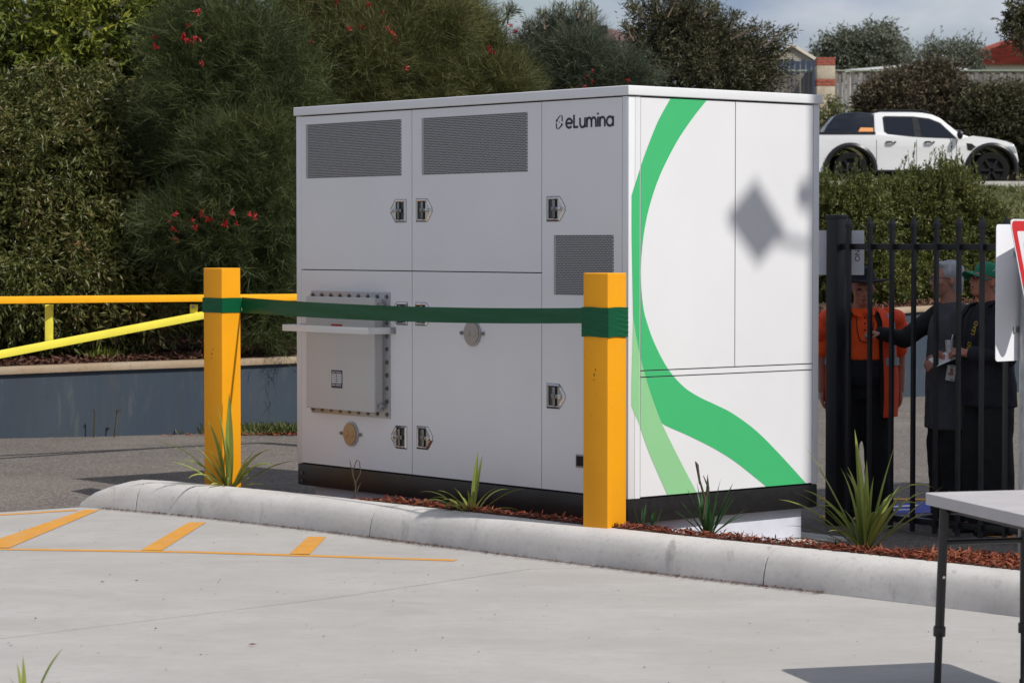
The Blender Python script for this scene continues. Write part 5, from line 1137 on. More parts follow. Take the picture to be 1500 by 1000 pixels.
# timber fence and brick pillar
DFc = 72.0
def fx(px): return AT(px, 100, DFc).x
zf1 = AT(1300, 104.5, DFc).z; zf0 = ZR + 1.1
for (x0, x1, lab) in ((fx(1100), fx(1196), 'weathered grey timber paling fence left of the brick pillar'), (fx(1222), fx(1640), 'weathered grey timber paling fence running right of the brick pillar')):
    TF = empty('timber_fence', (x0, DFc, zf0), 0, lab, 'fence', 'timber fences behind the street')
    mb = MB(); x = 0; k = 0
    while x < x1 - x0 - .1:
        w = .095; yo = .012 * ((k % 2) * 2 - 1) + random.uniform(-.004, .004); mb.box(x, x + w, yo - .009, yo + .009, 0, zf1 - zf0 - random.uniform(.0, .05)); x += .112; k += 1
    tag(mb.build('palings', M['timber'], TF), kind='stuff')
    mb = MB(); mb.box(0, x1 - x0, -.05, .05, zf1 - zf0, zf1 - zf0 + .035); mb.build('capping_rail', mat('greenish_rail', (.28, .34, .27), .7) if 'greenish_rail' not in bpy.data.materials else bpy.data.materials['greenish_rail'], TF)
zp1 = AT(1208, 85, 71.6).z; PL = empty('brick_pillar', (AT(1208.5, 100, 71.6).x, 71.6, zf0 - .5), 0, 'square limestone pillar with two red brick bands standing in the fence line', 'pillar')
hp = .245; zz = lambda py: AT(1208, py, 71.6).z - (zf0 - .5)
mb = MB(); mb.box(-hp + .012, hp - .012, -hp + .012, hp - .012, 0, zz(85.5)); mb.build('mortar_core', M['cream'], PL)
for (y1_, y0_) in ((97, 117), (127, 186)):
    z1_, z0_ = zz(y1_), zz(y0_); nb = max(1, round((z1_ - z0_) / .38)); 
    for k in range(nb): mb = MB(); s = (z1_ - z0_) / nb; mb.box(-hp, hp, -hp, hp, z0_ + k * s + .004, z0_ + (k + 1) * s - .004); mb.build('limestone_block', M['lime'], PL, bevel=.015)
bm_ = None
for (y1_, y0_) in ((85, 97), (117, 127)):
    z1_, z0_ = zz(y1_), zz(y0_); rows = 3 if y1_ == 85 else 2; s = (z1_ - z0_) / rows
    for r in range(rows):
        cutsx = [-hp - .004, .0, hp + .004] if r % 2 else [-hp - .004, -.12, .12, hp + .004]
        for a, c in zip(cutsx[:-1], cutsx[1:]): mb = MB(); mb.box(a + .006, c - .006, -hp - .004, hp + .004, z0_ + r * s + .006, z0_ + (r + 1) * s - .006); mb.build('brick', M['brick'], PL, bevel=.004)
# red-tiled house
DH = 86; hx = lambda px: AT(px, 90, DH).x; hz = lambda py: AT(1400, py, DH).z
HS = empty('house', (hx(1420), DH, ZR + 1.5), 0, 'cream house with a red tiled hip roof at the right edge behind the fence', 'house')
o_ = Vector(HS.location); v_ = lambda px, py, dy=0: Vector((hx(px) - o_.x, dy, hz(py) - o_.z))
mb = MB(); a = v_(1418, 97); mb.box(a.x, a.x + 14, .6, 9, 0, a.z - .05); mb.build('wall', M['cream'], HS)
mb = MB(); a = v_(1408, 104); c = v_(1408, 94); mb.box(a.x, a.x + 15, .0, .12, a.z, c.z); mb.box(a.x, a.x + 15, .12, .7, a.z + .02, a.z + .06); mb.build('fascia', M['cream'], HS)
# roof as rows of tiles on a slope: eave (1385..,97) to ridge
mb = MB(); e0 = v_(1390, 95.5, -.15); r0 = v_(1512, 50, 5); e1 = e0 + Vector((17, 0, 0)); r1 = r0 + Vector((9, 0, 0)); rows = 14
for k in range(rows):
    t0, t1 = k / rows, (k + 1) / rows; A0, A1 = e0.lerp(r0, t0), e0.lerp(r0, t1 + .01); B0, B1 = e1.lerp(r1, t0), e1.lerp(r1, t1 + .01); up = Vector((0, -.03, .07)); cols = 34
    for q in range(cols):
        s0, s1 = q / cols, (q + 1) / cols; p = [A0.lerp(B0, s0), A0.lerp(B0, s1), A1.lerp(B1, s1), A1.lerp(B1, s0)]; m0 = (p[0] + p[1]) / 2 + up * 1.3; m1 = (p[2] + p[3]) / 2
        mb.add([p[0] + up, m0, p[1] + up, p[2], m1, p[3], p[0], p[1]], [(0, 1, 4, 5), (1, 2, 3, 4), (0, 6, 7, 2, 1)])
tag(mb.build('roof_tiles', M['tile'], HS, fixn=False), kind='stuff')
mb = MB(); mb.tube([e0 + Vector((0, 0, .08)), r0 + Vector((0, 0, .08))], .10, 8); mb.tube([r0 + Vector((0, 0, .08)), r1 + Vector((0, 0, .08))], .10, 8); mb.build('ridge_tiles', M['tile'], HS, smooth=True)
mb = MB(); mb.add([e0, r0, v_(1388, 97.5, 9)], [(0, 1, 2)]); mb.add([r0, r1, e1 + Vector((0, 9, 0)), v_(1388, 97.5, 9)], [(0, 1, 2, 3)]); mb.build('roof_sheet', M['tile'], HS, fixn=False)
# carport with a low white roof edge
CP = empty('carport', (AT(1245, 104, 80).x, 80, ZR + 1.4), 0, 'carport with a thin white sloping metal roof edge showing above the timber fence', 'carport')
o_ = Vector(CP.location); c2 = lambda px, py, dy=0: Vector((AT(px, py, 80).x - o_.x, dy, AT(px, py, 80).z - o_.z))
mb = MB(); mb.beam(c2(1238, 104), c2(1342, 95.5), .1, .07); mb.beam(c2(1342, 95.5), c2(1420, 103), .1, .07); mb.build('roof_edge', M['white'], CP)
mb = MB(); mb.add([c2(1238, 104, .05), c2(1342, 95.5, .05), c2(1342, 94, 5), c2(1238, 102, 5)], [(0, 1, 2, 3)]); mb.add([c2(1342, 95.5, .05), c2(1420, 103, .05), c2(1420, 101, 5), c2(1342, 94, 5)], [(0, 1, 2, 3)]); mb.build('roof_sheet', M['white'], CP, fixn=False)
for px in (1246, 1412):
    mb = MB(); q = c2(px, 104); mb.box(q.x - .05, q.x + .05, .05, .15, 0, q.z - .04); mb.build('carport_post', M['white'], CP)
# weatherboard shed gable
SH = empty('garden_shed', (AT(1162, 104, 84).x, 84, ZR + 1.6), 0, 'shed gable clad in pale weatherboards left of the brick pillar', 'shed')
o_ = Vector(SH.location); c3 = lambda px, py, dy=0: Vector((AT(px, py, 84).x - o_.x, dy, AT(px, py, 84).z - o_.z))
ap, l_, r__ = c3(1160, 68), c3(1122, 92), c3(1196, 90)
nb = 9
for k in range(nb):
    zlo, zhi = l_.z + (ap.z - l_.z) * k / nb, l_.z + (ap.z - l_.z) * (k + 1) / nb; f0_, f1_ = (zlo - l_.z) / (ap.z - l_.z), min(.985, (zhi - l_.z) / (ap.z - l_.z))
    xs0 = (l_.x + (ap.x - l_.x) * f0_, r__.x + (ap.x - r__.x) * f0_); xs1 = (l_.x + (ap.x - l_.x) * f1_, r__.x + (ap.x - r__.x) * f1_)
    mb = MB(); mb.add([(xs0[0], -.03, zlo), (xs0[1], -.03, zlo), (xs1[1], 0, zhi), (xs1[0], 0, zhi), (xs0[0], .02, zlo), (xs0[1], .02, zlo)], [(0, 1, 2, 3), (0, 4, 5, 1)]); mb.build('weatherboard', M['weather'], SH, fixn=False)
mb = MB(); mb.box(l_.x, r__.x, .0, 4, 0, l_.z - .01); mb.build('wall', M['weather'], SH)
mb = MB(); mb.beam(l_ + Vector((-.1, -.06, -.02)), ap + Vector((0, -.06, .04)), .12, .09); mb.beam(r__ + Vector((.1, -.06, -.02)), ap + Vector((0, -.06, .04)), .12, .09); mb.build('barge_board', M['cream'], SH)
mb = MB(); mb.add([l_, ap, ap + Vector((0, 4, 0)), l_ + Vector((0, 4, 0))], [(0, 1, 2, 3)]); mb.add([r__, ap, ap + Vector((0, 4, 0)), r__ + Vector((0, 4, 0))], [(0, 1, 2, 3)]); mb.build('roof_sheet', M['weather'], SH, fixn=False)
# navy sheet fence strip in front of the shed
NF = empty('sheet_fence', (AT(1140, 105, 76).x, 76, ZR + 1.2), 0, 'dark navy ribbed sheet fence in front of the weatherboard shed', 'fence')
w_ = AT(1196, 90, 76).x - AT(1140, 90, 76).x; h_ = AT(1160, 88, 76).z - (ZR + 1.2); k = 0; x = 0
while x < w_ - .1: mb = MB(); mb.box(x, x + .14, -.02, .02, 0, h_ - .03 * (k % 2)); mb.build('fence_sheet', M['bluefence'], NF); x += .16; k += 1
# far roof tip between the treetops
FR = empty('house', (AT(893, 60, 120).x, 120, 6), 0, 'tip of a dull red far roof showing between the treetops', 'house')
o_ = Vector(FR.location); c4 = lambda px, py, dy=0: Vector((AT(px, py, 120).x - o_.x, dy, AT(px, py, 120).z - o_.z))
mb = MB(); A0, A1, A2, A3 = c4(845, 60), c4(888, 34.5, 3), c4(905, 35.5, 3), c4(950, 60); mb.add([A0, A3, A2, A1, A0 + Vector((0, 8, 0)), A3 + Vector((0, 8, 0))], [(0, 1, 2, 3), (0, 3, 4), (1, 5, 2), (3, 2, 5, 4)]); mb.build('roof', mat('dull_red_tile', (.15, .085, .075), .85, var=.2, vscale=3), FR, fixn=False)
mb = MB(); mb.box(A0.x + .4, A3.x - .4, .4, 7.6, 0, A0.z); mb.build('wall', M['cream'], FR)
mb = MB(); mb.box(c4(867, 50).x, c4(890, 50).x, -.0, .2, c4(0, 40).z - .3, c4(0, 37.5).z); mb.build('solar_panel', M['carblack'], FR)

# ------------------------------------------------------------------ unseen building added right of the frame to shade the people and the fence
Rp = L2W(CD - .09, 0); d2 = Vector((SUN_AZ[0], SUN_AZ[1], 0)).normalized(); E0 = Rp + d2 * 5.0; hB = 2.8 + 5.0 * math.tan(SUN_EL) + .25
Sp = G(1340, 706, AZ); F0 = Vector((Sp.x, Sp.y, 0)) + d2 * (hB / math.tan(SUN_EL))
KB = empty('shade_building', (E0.x, E0.y, 0), 0, 'unseen pale building added outside the picture to shade the people and the fence', 'building')
pts = [Vector((0, 0, 0)), F0 - E0, F0 - E0 + d2 * 4, d2 * 4]
mb = MB(); mb.prism([(p.x, p.y) for p in pts], AZ - .1, hB - .12); mb.build('wall', M['render'], KB)
cc_ = (pts[0] + pts[2]) / 2; mb = MB(); mb.prism([(p.x, p.y) for p in pts], hB - .12, hB); mb.build('roof_slab', M['white2'], KB)
ed = (pts[3] - pts[0]).normalized(); 
for (s, z) in ((.25, 1.0), (.25, 3.9), (.68, 3.9), (.68, 1.0)):
    p = pts[0].lerp(pts[3], s); nrm = Vector((ed.y, -ed.x, 0)); 
    if nrm.dot(pts[1]) > 0: nrm = -nrm
    Mw = Matrix.Translation(p + nrm * .01 + Vector((0, 0, z))) @ Matrix.Rotation(math.atan2(ed.y, ed.x), 4, 'Z'); mb = MB(); mb.box(-.55, .55, -.03, .03, 0, 1.3, Mw); wn = mb.build('window', M['white2'], KB)
    mb = MB(); mb.box(-.48, .48, -.04, .04, .07, 1.23, Mw); mb.build('pane', M['glass'], wn)
# unseen diamond sign and round lamp set along the sun to shadow the cabinet end
va, za = RF(1107, 326); Tg = L2W(va, 0, za); tt = 8.6; Cc = Tg + SDIR * tt
az = math.atan2(wr.y, wr.x)
DS = empty('unseen_diamond_sign', Cc, az, 'unseen yellow diamond sign outside the picture that casts the diamond shadow on the cabinet end', 'sign')
mb = MB(); mb.prism([(0.02, -.26), (.27, -.05), (.0, .27), (-.27, .03)], 0, .004, FACE); mb.build('sign_plate', M['ysign'], DS)
vb, zb2 = RF(1192, 368); Eb = L2W(vb, 0, zb2) + SDIR * tt
mb = MB(); q = Matrix.Rotation(-az, 4, 'Z') @ (Eb - Cc); mb.tube([Vector((.06, .02, -.10)), q + Vector((.0, .02, 0)), q + Vector((.5, .02, -.02))], .022, 8); mb.build('bracket', M['galv'], DS, smooth=True)
vc, zc3 = RF(1180, 286); Lc = L2W(vc, 0, zc3) + SDIR * tt
FLp = empty('unseen_round_lamp', Lc, az, 'unseen round lamp shape outside the picture that casts the round shadow on the cabinet end', 'lamp')
mb = MB(); mb.ellipsoid((0, 0, 0), (.085, .06, .078), 16, 10); mb.build('lamp_housing', M['galv'], FLp, smooth=True)
mb = MB(); mb.tube([(.05, .02, 0), (.5, .02, -.02)], .03, 8); mb.build('lamp_arm', M['galv'], FLp, smooth=True)
# ------------------------------------------------------------------ people
TEX = bpy.data.textures.new('cloth_folds', 'CLOUDS'); TEX.noise_scale = .11; TEX.noise_depth = 2
def solidify_union(name, mb, m, parent, voxel=.01, smooth=3, folds=0, sm=.5):
    me = mb.mesh('tmp'); o = bpy.data.objects.new('tmp', me); COL.objects.link(o)
    r = o.modifiers.new('r', 'REMESH'); r.mode = 'VOXEL'; r.voxel_size = voxel
    s = o.modifiers.new('s', 'SMOOTH'); s.iterations = smooth; s.factor = sm
    if folds: d = o.modifiers.new('d', 'DISPLACE'); d.texture = TEX; d.strength = folds; d.mid_level = .5
    dg = bpy.context.evaluated_depsgraph_get(); m2 = bpy.data.meshes.new_from_object(o.evaluated_get(dg)); m2.name = name
    bpy.data.objects.remove(o); m2.materials.clear(); m2.polygons.foreach_set('use_smooth', [True] * len(m2.polygons))
    return link(name, m2, m, parent)
def limb(mb, pts, rs, n=14): # capsule chain
    mb.tube(pts, rs, n)
    for p, r in zip(pts, rs): mb.ellipsoid(p, (r, r, r), n, 8)
def loft(mb, rings, n=24, cap=True, off=0.0, M4=None):
    rr = []
    for (c, rx, ry) in rings: rr.append([(M4 @ v if M4 else v) for v in [Vector((c[0] + (rx + off) * math.cos(2 * math.pi * k / n), c[1] + (ry + off) * math.sin(2 * math.pi * k / n), c[2])) for k in range(n)]])
    mb.ring_tube(rr, cap)
def head_parts(mb, c, Rm, s=1.0):
    """head with brow, nose, cheeks, jaw and ears about centre c, facing local -Y turned by Rm"""
    T = lambda x, y, z: c + Rm @ (Vector((x, y, z)) * s)
    E_ = lambda p, r: mb.ellipsoid(T(*p), tuple(q * s for q in r), 16, 12, Rm.to_3x3() if hasattr(Rm, 'to_3x3') else Rm)
    E_((0, .012, .03), (.076, .096, .092)); E_((0, -.018, -.035), (.062, .072, .078)); E_((0, -.050, -.092), (.034, .034, .026))
    E_((0, -.082, .022), (.052, .018, .014)); E_((0, -.094, -.018), (.011, .022, .028)); E_((0, -.104, -.034), (.017, .016, .012))
    for q in (-1, 1): E_((q * .040, -.062, -.02), (.026, .026, .026)); E_((q * .080, .012, -.008), (.010, .020, .032))
    E_((0, -.088, -.060), (.025, .012, .007)); E_((0, -.085, -.073), (.023, .013, .008))
def hand_parts(mb, w, d, up, s=1.0, curl=1.0, side=1):
    """w wrist, d direction of the palm, up the back-of-hand normal; five separate bent fingers"""
    d = Vector(d).normalized(); up = Vector(up); up = (up - d * up.dot(d)).normalized(); sd_ = d.cross(up) * side; w = Vector(w)
    Mx = Matrix((sd_, d, up)).transposed()
    mb.ellipsoid(w + d * .048 * s, (.041 * s, .052 * s, .017 * s), 14, 10, Mx)
    for k, (o_, L_) in enumerate(((-.030, .068), (-.010, .078), (.011, .074), (.030, .058))):
        p = w + d * .085 * s + sd_ * o_ * s; a = 0; pts = [w + d * .05 * s + sd_ * o_ * .8 * s, p]; rs = [.0095 * s, .0095 * s]
        for q, (f, cu) in enumerate(((.45, 45), (.32, 60), (.23, 45))):
            a += rad(cu * curl); p = p + (d * math.cos(a) - up * math.sin(a)) * L_ * f * s; pts.append(p); rs.append((.009 - .0012 * q) * s)
        limb(mb, pts, rs, 8)
    p0 = w + d * .02 * s - sd_ * .028 * s; p1 = p0 + (d * .6 - sd_ * .75 - up * .25).normalized() * .038 * s; p2 = p1 + (d * .9 - sd_ * .1 - up * .5).normalized() * .032 * s; p3 = p2 + (d * .8 + sd_ * .2 - up * .5).normalized() * .024 * s
    limb(mb, [p0, p1, p2, p3], [.013 * s, .0115 * s, .010 * s, .008 * s], 8)
def body(parent, J, skin, Rm, hands):
    mb = MB(); V = Vector
    loft(mb, [((0, .01, J['hip']), .14, .095), ((0, 0, J['hip'] + .14), .13, .09), ((0, 0, J['sh'] - .18), .15, .10), ((0, .005, J['sh'] - .05), .165, .09), ((0, .01, J['sh'] + .02), .10, .065)])
    limb(mb, [V((0, .01, J['sh'] - .02)), V(J['head']) + Rm @ V((0, .02, -.06))], [.066, .057])
    head_parts(mb, V(J['head']), Rm)
    for a in ('L', 'R'):
        s, e, w = V(J['s' + a]), V(J['e' + a]), V(J['w' + a]); limb(mb, [s, e, w], [.052, .042, .029]); hd = hands[a]; hand_parts(mb, w, hd[0], hd[1], 1.0, hd[2], hd[3])
        h, k, f = V(J['h' + a]), V(J['k' + a]), V(J['f' + a]); limb(mb, [h, k, f], [.085, .058, .042]); limb(mb, [f + V((0, .02, -.03)), f + V((0, -.14, -.055))], [.04, .03])
    return solidify_union('body', mb, skin, parent, .0085, 2, sm=.4)
def trousers(parent, J, m, top=None, wide=.025):
    mb = MB(); V = Vector; t = top or J['hip'] + .10
    loft(mb, [((0, .01, J['hip'] - .08), .16, .12), ((0, .005, J['hip'] + .0), .178, .125), ((0, 0, t), .165, .125)])
    for a in ('L', 'R'):
        h, k, f = V(J['h' + a]), V(J['k' + a]), V(J['f' + a]); limb(mb, [h + V((0, 0, .02)), k], [.092 + wide * .4, .068 + wide]); loft_leg = [k, k.lerp(f, .5), f + V((0, .0, -.02))]; limb(mb, loft_leg, [.066 + wide, .062 + wide, .06 + wide])
    return solidify_union('trousers', mb, m, parent, .014, 4, folds=.018)
def shoes(parent, J):
    for a in ('L', 'R'):
        f = Vector(J['f' + a]); mb = MB(); mb.ellipsoid(f + Vector((0, .0, -.035)), (.048, .075, .045)); mb.ellipsoid(f + Vector((0, -.12, -.055)), (.046, .085, .034)); mb.box(f.x - .042, f.x + .042, f.y - .19, f.y + .07, f.z - .089, f.z - .065)
        solidify_union('shoe', mb, M['shoe'], parent, .01, 2)
def sleeves(mb, J, r, stop=1.0, only=None):
    V = Vector
    for a in ('L', 'R'):
        if only and a not in only: continue
        s, e, w = V(J['s' + a]), V(J['e' + a]), V(J['w' + a]); w2 = e.lerp(w, stop) if stop > 0 else e
        limb(mb, [s + V((0, 0, -.0)), e, w2] if stop > 0 else [s, s.lerp(e, .8)], [.062 + r, .050 + r, .040 + r] if stop > 0 else [.062 + r, .06 + r])
def eyes(parent, J, Rm, glasses=False):
    for q in (-1, 1):
        c = Vector(J['head']) + Rm @ Vector((q * .031, -.083, .003)); mb = MB(); mb.ellipsoid(c, (.012, .008, .0075), 10, 6); mb.build('eye', M['eye'], parent, smooth=True)
    if glasses:
        mb = MB()
        for q in (-1, 1):
            c = [Vector(J['head']) + Rm @ Vector((q * .033 + .026 * math.cos(t), -.104, .002 + .019 * math.sin(t))) for t in [2 * math.pi * k / 14 for k in range(14)]]
            mb.tube(c + [c[0]], .0024, 6); mb.tube([Vector(J['head']) + Rm @ Vector((q * .058, -.103, .008)), Vector(J['head']) + Rm @ Vector((q * .082, -.02, .010)), Vector(J['head']) + Rm @ Vector((q * .084, .02, .0))], .0024, 6)
        mb.tube([Vector(J['head']) + Rm @ Vector((-.009, -.106, .006)), Vector(J['head']) + Rm @ Vector((.009, -.106, .006))], .0024, 6)
        mb.build('glasses', M['eye'], parent, smooth=True)
    mb = MB(); mb.tube([Vector(J['head']) + Rm @ Vector((x, -.098 + abs(x) * .3, -.066)) for x in (-.022, -.01, 0, .01, .022)], .0022, 5); mb.build('mouth', M['eye'], parent, smooth=True)
def shell(name, parent, m, rows, a0, a1, off, n=30, th=.006):
    """open jacket or vest: rows of (z, rx, ry, cy); angle 270 is the front"""
    vs = []; k = n + 1
    for (z, rx, ry, cy) in rows:
        for i in range(k): t = rad(a0 + (a1 - a0) * i / n); f = 1 + .02 * math.sin(i * 1.3 + z * 9); vs.append(((rx + off) * f * math.cos(t), cy + (ry + off) * f * math.sin(t), z))
    nv = len(vs); vs += [(x * (1 - th / .17), y * (1 - th / .12), z) for x, y, z in vs]; fs = []
    for r in range(len(rows) - 1):
        for i in range(n): a = r * k + i; fs.append((a, a + 1, a + k + 1, a + k)); fs.append((nv + a, nv + a + k, nv + a + k + 1, nv + a + 1))
    R_n = len(rows)
    for i in range(n): fs.append((i, nv + i, nv + i + 1, i + 1)); a = (R_n - 1) * k + i; fs.append((a, a + 1, nv + a + 1, nv + a))
    for r in range(R_n - 1): fs.append((r * k, (r + 1) * k, nv + (r + 1) * k, nv + r * k)); a = r * k + n; fs.append((a, nv + a, nv + a + k, a + k))
    mb = MB(); mb.add(vs, fs); return mb.build(name, m, parent, smooth=True)
def joints(h, extra=None):
    k = h / 1.75
    J = dict(hip=.92 * k, sh=1.45 * k, head=(0, -.01, 1.635 * k), sL=(.185, .01, 1.41 * k), sR=(-.185, .01, 1.41 * k), eL=(.24, .03, 1.13 * k), eR=(-.24, .03, 1.13 * k), wL=(.25, -.04, .89 * k), wR=(-.25, -.04, .89 * k),
             hL=(.09, .01, .90 * k), hR=(-.09, .01, .90 * k), kL=(.11, -.01, .49 * k), kR=(-.11, -.01, .49 * k), fL=(.12, .02, .09), fR=(-.12, .02, .09))
    if extra: J.update(extra)
    return J
I3 = Matrix.Identity(3)
Rz = lambda a: Matrix.Rotation(rad(a), 3, 'Z'); Rx = lambda a: Matrix.Rotation(rad(a), 3, 'X')

# 1: man in orange hi-vis vest and dark wide-brimmed hat, facing the camera
D1 = 18.3; x1 = AT(1263, 400, D1).x; P1 = empty('person', (x1, D1, AZ), 0, 'person in an open orange hi-vis vest, orange polo and dark wide-brimmed hat behind the fence', 'person')
J = joints(1.74, dict(wL=(.27, .02, .90), wR=(-.27, .02, .90), eL=(.27, .05, 1.13), eR=(-.27, .05, 1.13)))
J['head'] = (0, -.015, 1.60)
body(P1, J, M['skin2'], Rx(4), {'L': ((0, -.1, -1), (1, 0, 0), .5, 1), 'R': ((0, -.1, -1), (-1, 0, 0), .5, -1)}); eyes(P1, J, Rx(4))
trousers(P1, J, M['blackc'], top=1.0, wide=.03); shoes(P1, J)
mb = MB(); loft(mb, [((0, -.005, .93), .185, .14), ((0, -.015, 1.0), .195, .155), ((0, -.015, 1.12), .19, .155)]); solidify_union('polo_lower', mb, M['navy'], P1, .014, 3, folds=.012)
mb = MB(); loft(mb, [((0, -.015, 1.115), .193, .158), ((0, -.01, 1.25), .188, .145), ((0, 0, 1.36), .190, .122), ((0, .01, 1.43), .165, .09), ((0, .01, 1.465), .085, .068)]); sleeves(mb, J, .012, 0)
solidify_union('polo_shirt', mb, M['hivis2'], P1, .012, 3, folds=.01)
mb = MB()
for q in (-1, 1): mb.add([(q * .012, -.10, 1.455), (q * .085, -.06, 1.475), (q * .075, -.108, 1.425), (q * .022, -.132, 1.405)], [(0, 1, 2, 3)])
mb.build('collar', M['hivis2'], P1, fixn=False)
for z in (1.405, 1.365, 1.32): mb = MB(); mb.ellipsoid((.0, -.145 - (1.42 - z) * .12, z), (.007, .004, .007), 8, 6); mb.build('button', M['navy'], P1, smooth=True)
mb = MB(); mb.tube([(-.055, -.128, 1.40), (-.05, -.152, 1.30), (-.03, -.160, 1.245), (.02, -.160, 1.235), (.05, -.156, 1.27), (.062, -.135, 1.38)], .0035, 6); mb.build('cord', M['navy'], P1, smooth=True)
vr = [(.72, .235, .18, 0), (.85, .24, .185, 0), (1.0, .24, .185, 0), (1.15, .235, .18, 0), (1.28, .232, .165, 0), (1.38, .225, .14, .005), (1.435, .19, .115, .01), (1.47, .125, .085, .015)]
for nm, a0, a1 in (('vest', -58, 238),):
    shell(nm, P1, M['hivis'], vr, a0, a1, .012)
mb = MB()
for q in (-1, 1): mb = MB(); mb.ellipsoid((q * .232, .01, 1.385), (.075, .085, .075), 16, 10); limb(mb, [Vector((q * .20, .01, 1.40)), Vector((q * .272, .02, 1.30))], [.07, .078]); solidify_union('vest_shoulder', mb, M['hivis'], P1, .012, 2, folds=.008)
vr2 = [(1.075, .24, .185, 0), (1.13, .238, .183, 0)]
shell('reflective_belt', P1, M['reflect'], vr2, -56, 236, .019, th=.003)
for a0 in (-42, 208): shell('reflective_stripe', P1, M['reflect'], [(1.13, .238, .183, 0), (1.2, .236, .175, 0), (1.28, .234, .166, 0), (1.37, .226, .142, .005), (1.43, .192, .117, .01)], a0, a0 + 14, .020, n=5, th=.003)
for q in (-1, 1):      # dark jacket front showing inside the vest
    shell('inner_lapel', P1, M['blackc'], [(.74, .225, .178, 0), (1.0, .225, .178, 0), (1.2, .22, .172, 0), (1.36, .20, .145, .005), (1.44, .15, .105, .01)], *((-62, -40) if q > 0 else (220, 242)), .004, n=6)
hc = Vector(J['head']) + Vector((0, .008, .062))
mb = MB(); rr = []
for (r, z, dr) in ((.084, .03, 0), (.10, -.002, 0), (.155, -.016, .01), (.185, -.012, .02), (.186, -.018, .02), (.155, -.023, .01), (.09, -.012, 0), (.08, .0, 0)): rr.append([hc + Vector(((r) * math.cos(2 * math.pi * k / 28), (r + .012) * math.sin(2 * math.pi * k / 28), z + dr * abs(math.cos(2 * math.pi * k / 28)) * .9)) for k in range(28)])
mb.ring_tube(rr, False)
hat = mb.build('hat', M['hat'], P1, smooth=True)
mb = MB(); loft(mb, [(tuple(hc + Vector((0, 0, -.004))), .091, .103), (tuple(hc + Vector((0, 0, .05))), .086, .098), (tuple(hc + Vector((0, 0, .082))), .074, .088), (tuple(hc + Vector((0, 0, .094))), .045, .055)]); mb.build('hat_crown', M['hat'], hat, smooth=True)
mb = MB(); loft(mb, [(tuple(hc + Vector((0, 0, -.0))), .0925, .1045), (tuple(hc + Vector((0, 0, .024))), .0905, .1025)]); mb.build('hat_band', M['navy'], hat, smooth=True)

# 2: grey-haired person in charcoal coat facing left, far arm stretched out
D2 = 17.95; P2 = empty('person', (AT(1393, 400, D2).x, D2, AZ), rad(-76), 'grey-haired person in a long charcoal jacket turned to the left and reaching out', 'person')
J = joints(1.78, dict(eL=(.285, -.02, 1.17), wL=(.16, -.15, 1.14), eR=(-.24, -.24, 1.26), wR=(-.20, -.43, 1.30)))
J['head'] = (0, -.035, 1.665)
hd = Rz(0) @ Rx(-4)
body(P2, J, M['skin'], hd, {'L': ((-.35, -.75, -.5), (.7, -.4, .5), .9, -1), 'R': ((0, -1, .05), (0, 0, 1), 1.25, 1)}); eyes(P2, J, hd, True)
trousers(P2, J, M['blackc'], wide=.04); shoes(P2, J)
mb = MB(); loft(mb, [((0, .01, .66), .225, .175), ((0, .01, .90), .22, .17), ((0, 0, 1.10), .205, .155), ((0, 0, 1.30), .215, .145), ((0, .01, 1.41), .205, .125), ((0, .015, 1.475), .15, .09), ((0, .02, 1.515), .085, .075)], 28)
sleeves(mb, J, .018, .93, 'L'); solidify_union('jacket', mb, M['greyc'], P2, .013, 3, folds=.022)
mb = MB(); V = Vector; limb(mb, [V(J['sR']), V(J['eR']), V(J['eR']).lerp(V(J['wR']), .93)], [.078, .066, .052]); solidify_union('shaded_sleeve', mb, M['blackc'], P2, .013, 3, folds=.015)  # far sleeve of the same jacket, its shade put into black cloth
def hair(parent, J, Rm, m, long=0):
    mb = MB(); c = Vector(J['head']); T = lambda x, y, z: c + Rm @ Vector((x, y, z))
    mb.ellipsoid(T(0, .028, .052), (.088, .100, .086), 18, 12, Rm); mb.ellipsoid(T(0, .06, -.005), (.084, .066, .088), 16, 10, Rm)
    mb.ellipsoid(T(.0, -.045, .098), (.062, .045, .028), 14, 8, Rm)
    if long: mb.ellipsoid(T(0, .075, -.05), (.075, .05, .06), 14, 8, Rm)
    return solidify_union('hair', mb, m, parent, .009, 2, folds=.014)
hair(P2, J, hd, M['hair'], 1)
# 3: man in green cap looking up, black clothes, lanyard
D3 = 17.45; P3 = empty('person', (AT(1449, 400, D3).x, D3, AZ), rad(-66), 'tall person in a green cap and black clothes looking up with a yellow-lettered lanyard', 'person')
J = joints(1.80, dict(eL=(.27, -.04, 1.17), wL=(.10, -.24, 1.20), eR=(-.27, -.06, 1.18), wR=(-.07, -.28, 1.16)))
J['head'] = (0, -.03, 1.665)
hd = Rx(-16)
body(P3, J, M['skin2'], hd, {'L': ((-.55, -.8, .1), (.3, -.5, .8), .95, -1), 'R': ((.5, -.85, .0), (-.2, -.3, -.9), .6, 1)}); eyes(P3, J, hd, True)
trousers(P3, J, M['blackc'], wide=.045); shoes(P3, J)
mb = MB(); loft(mb, [((0, .01, .84), .215, .165), ((0, -.01, .98), .215, .175), ((0, -.01, 1.12), .205, .165), ((0, 0, 1.31), .215, .145), ((0, .01, 1.43), .205, .12), ((0, .015, 1.50), .13, .085), ((0, .015, 1.54), .075, .07)], 28); sleeves(mb, J, .014, .80)
solidify_union('black_top', mb, M['navy'], P3, .013, 3, folds=.02)
c = Vector(J['head']); mb = MB(); rr = []
for (r, z) in ((.088, .028), (.090, .05), (.086, .085), (.070, .112), (.040, .126), (.006, .130)): rr.append([c + hd @ Vector((r * math.cos(2 * math.pi * k / 24), .014 + r * 1.14 * math.sin(2 * math.pi * k / 24), z)) for k in range(24)])
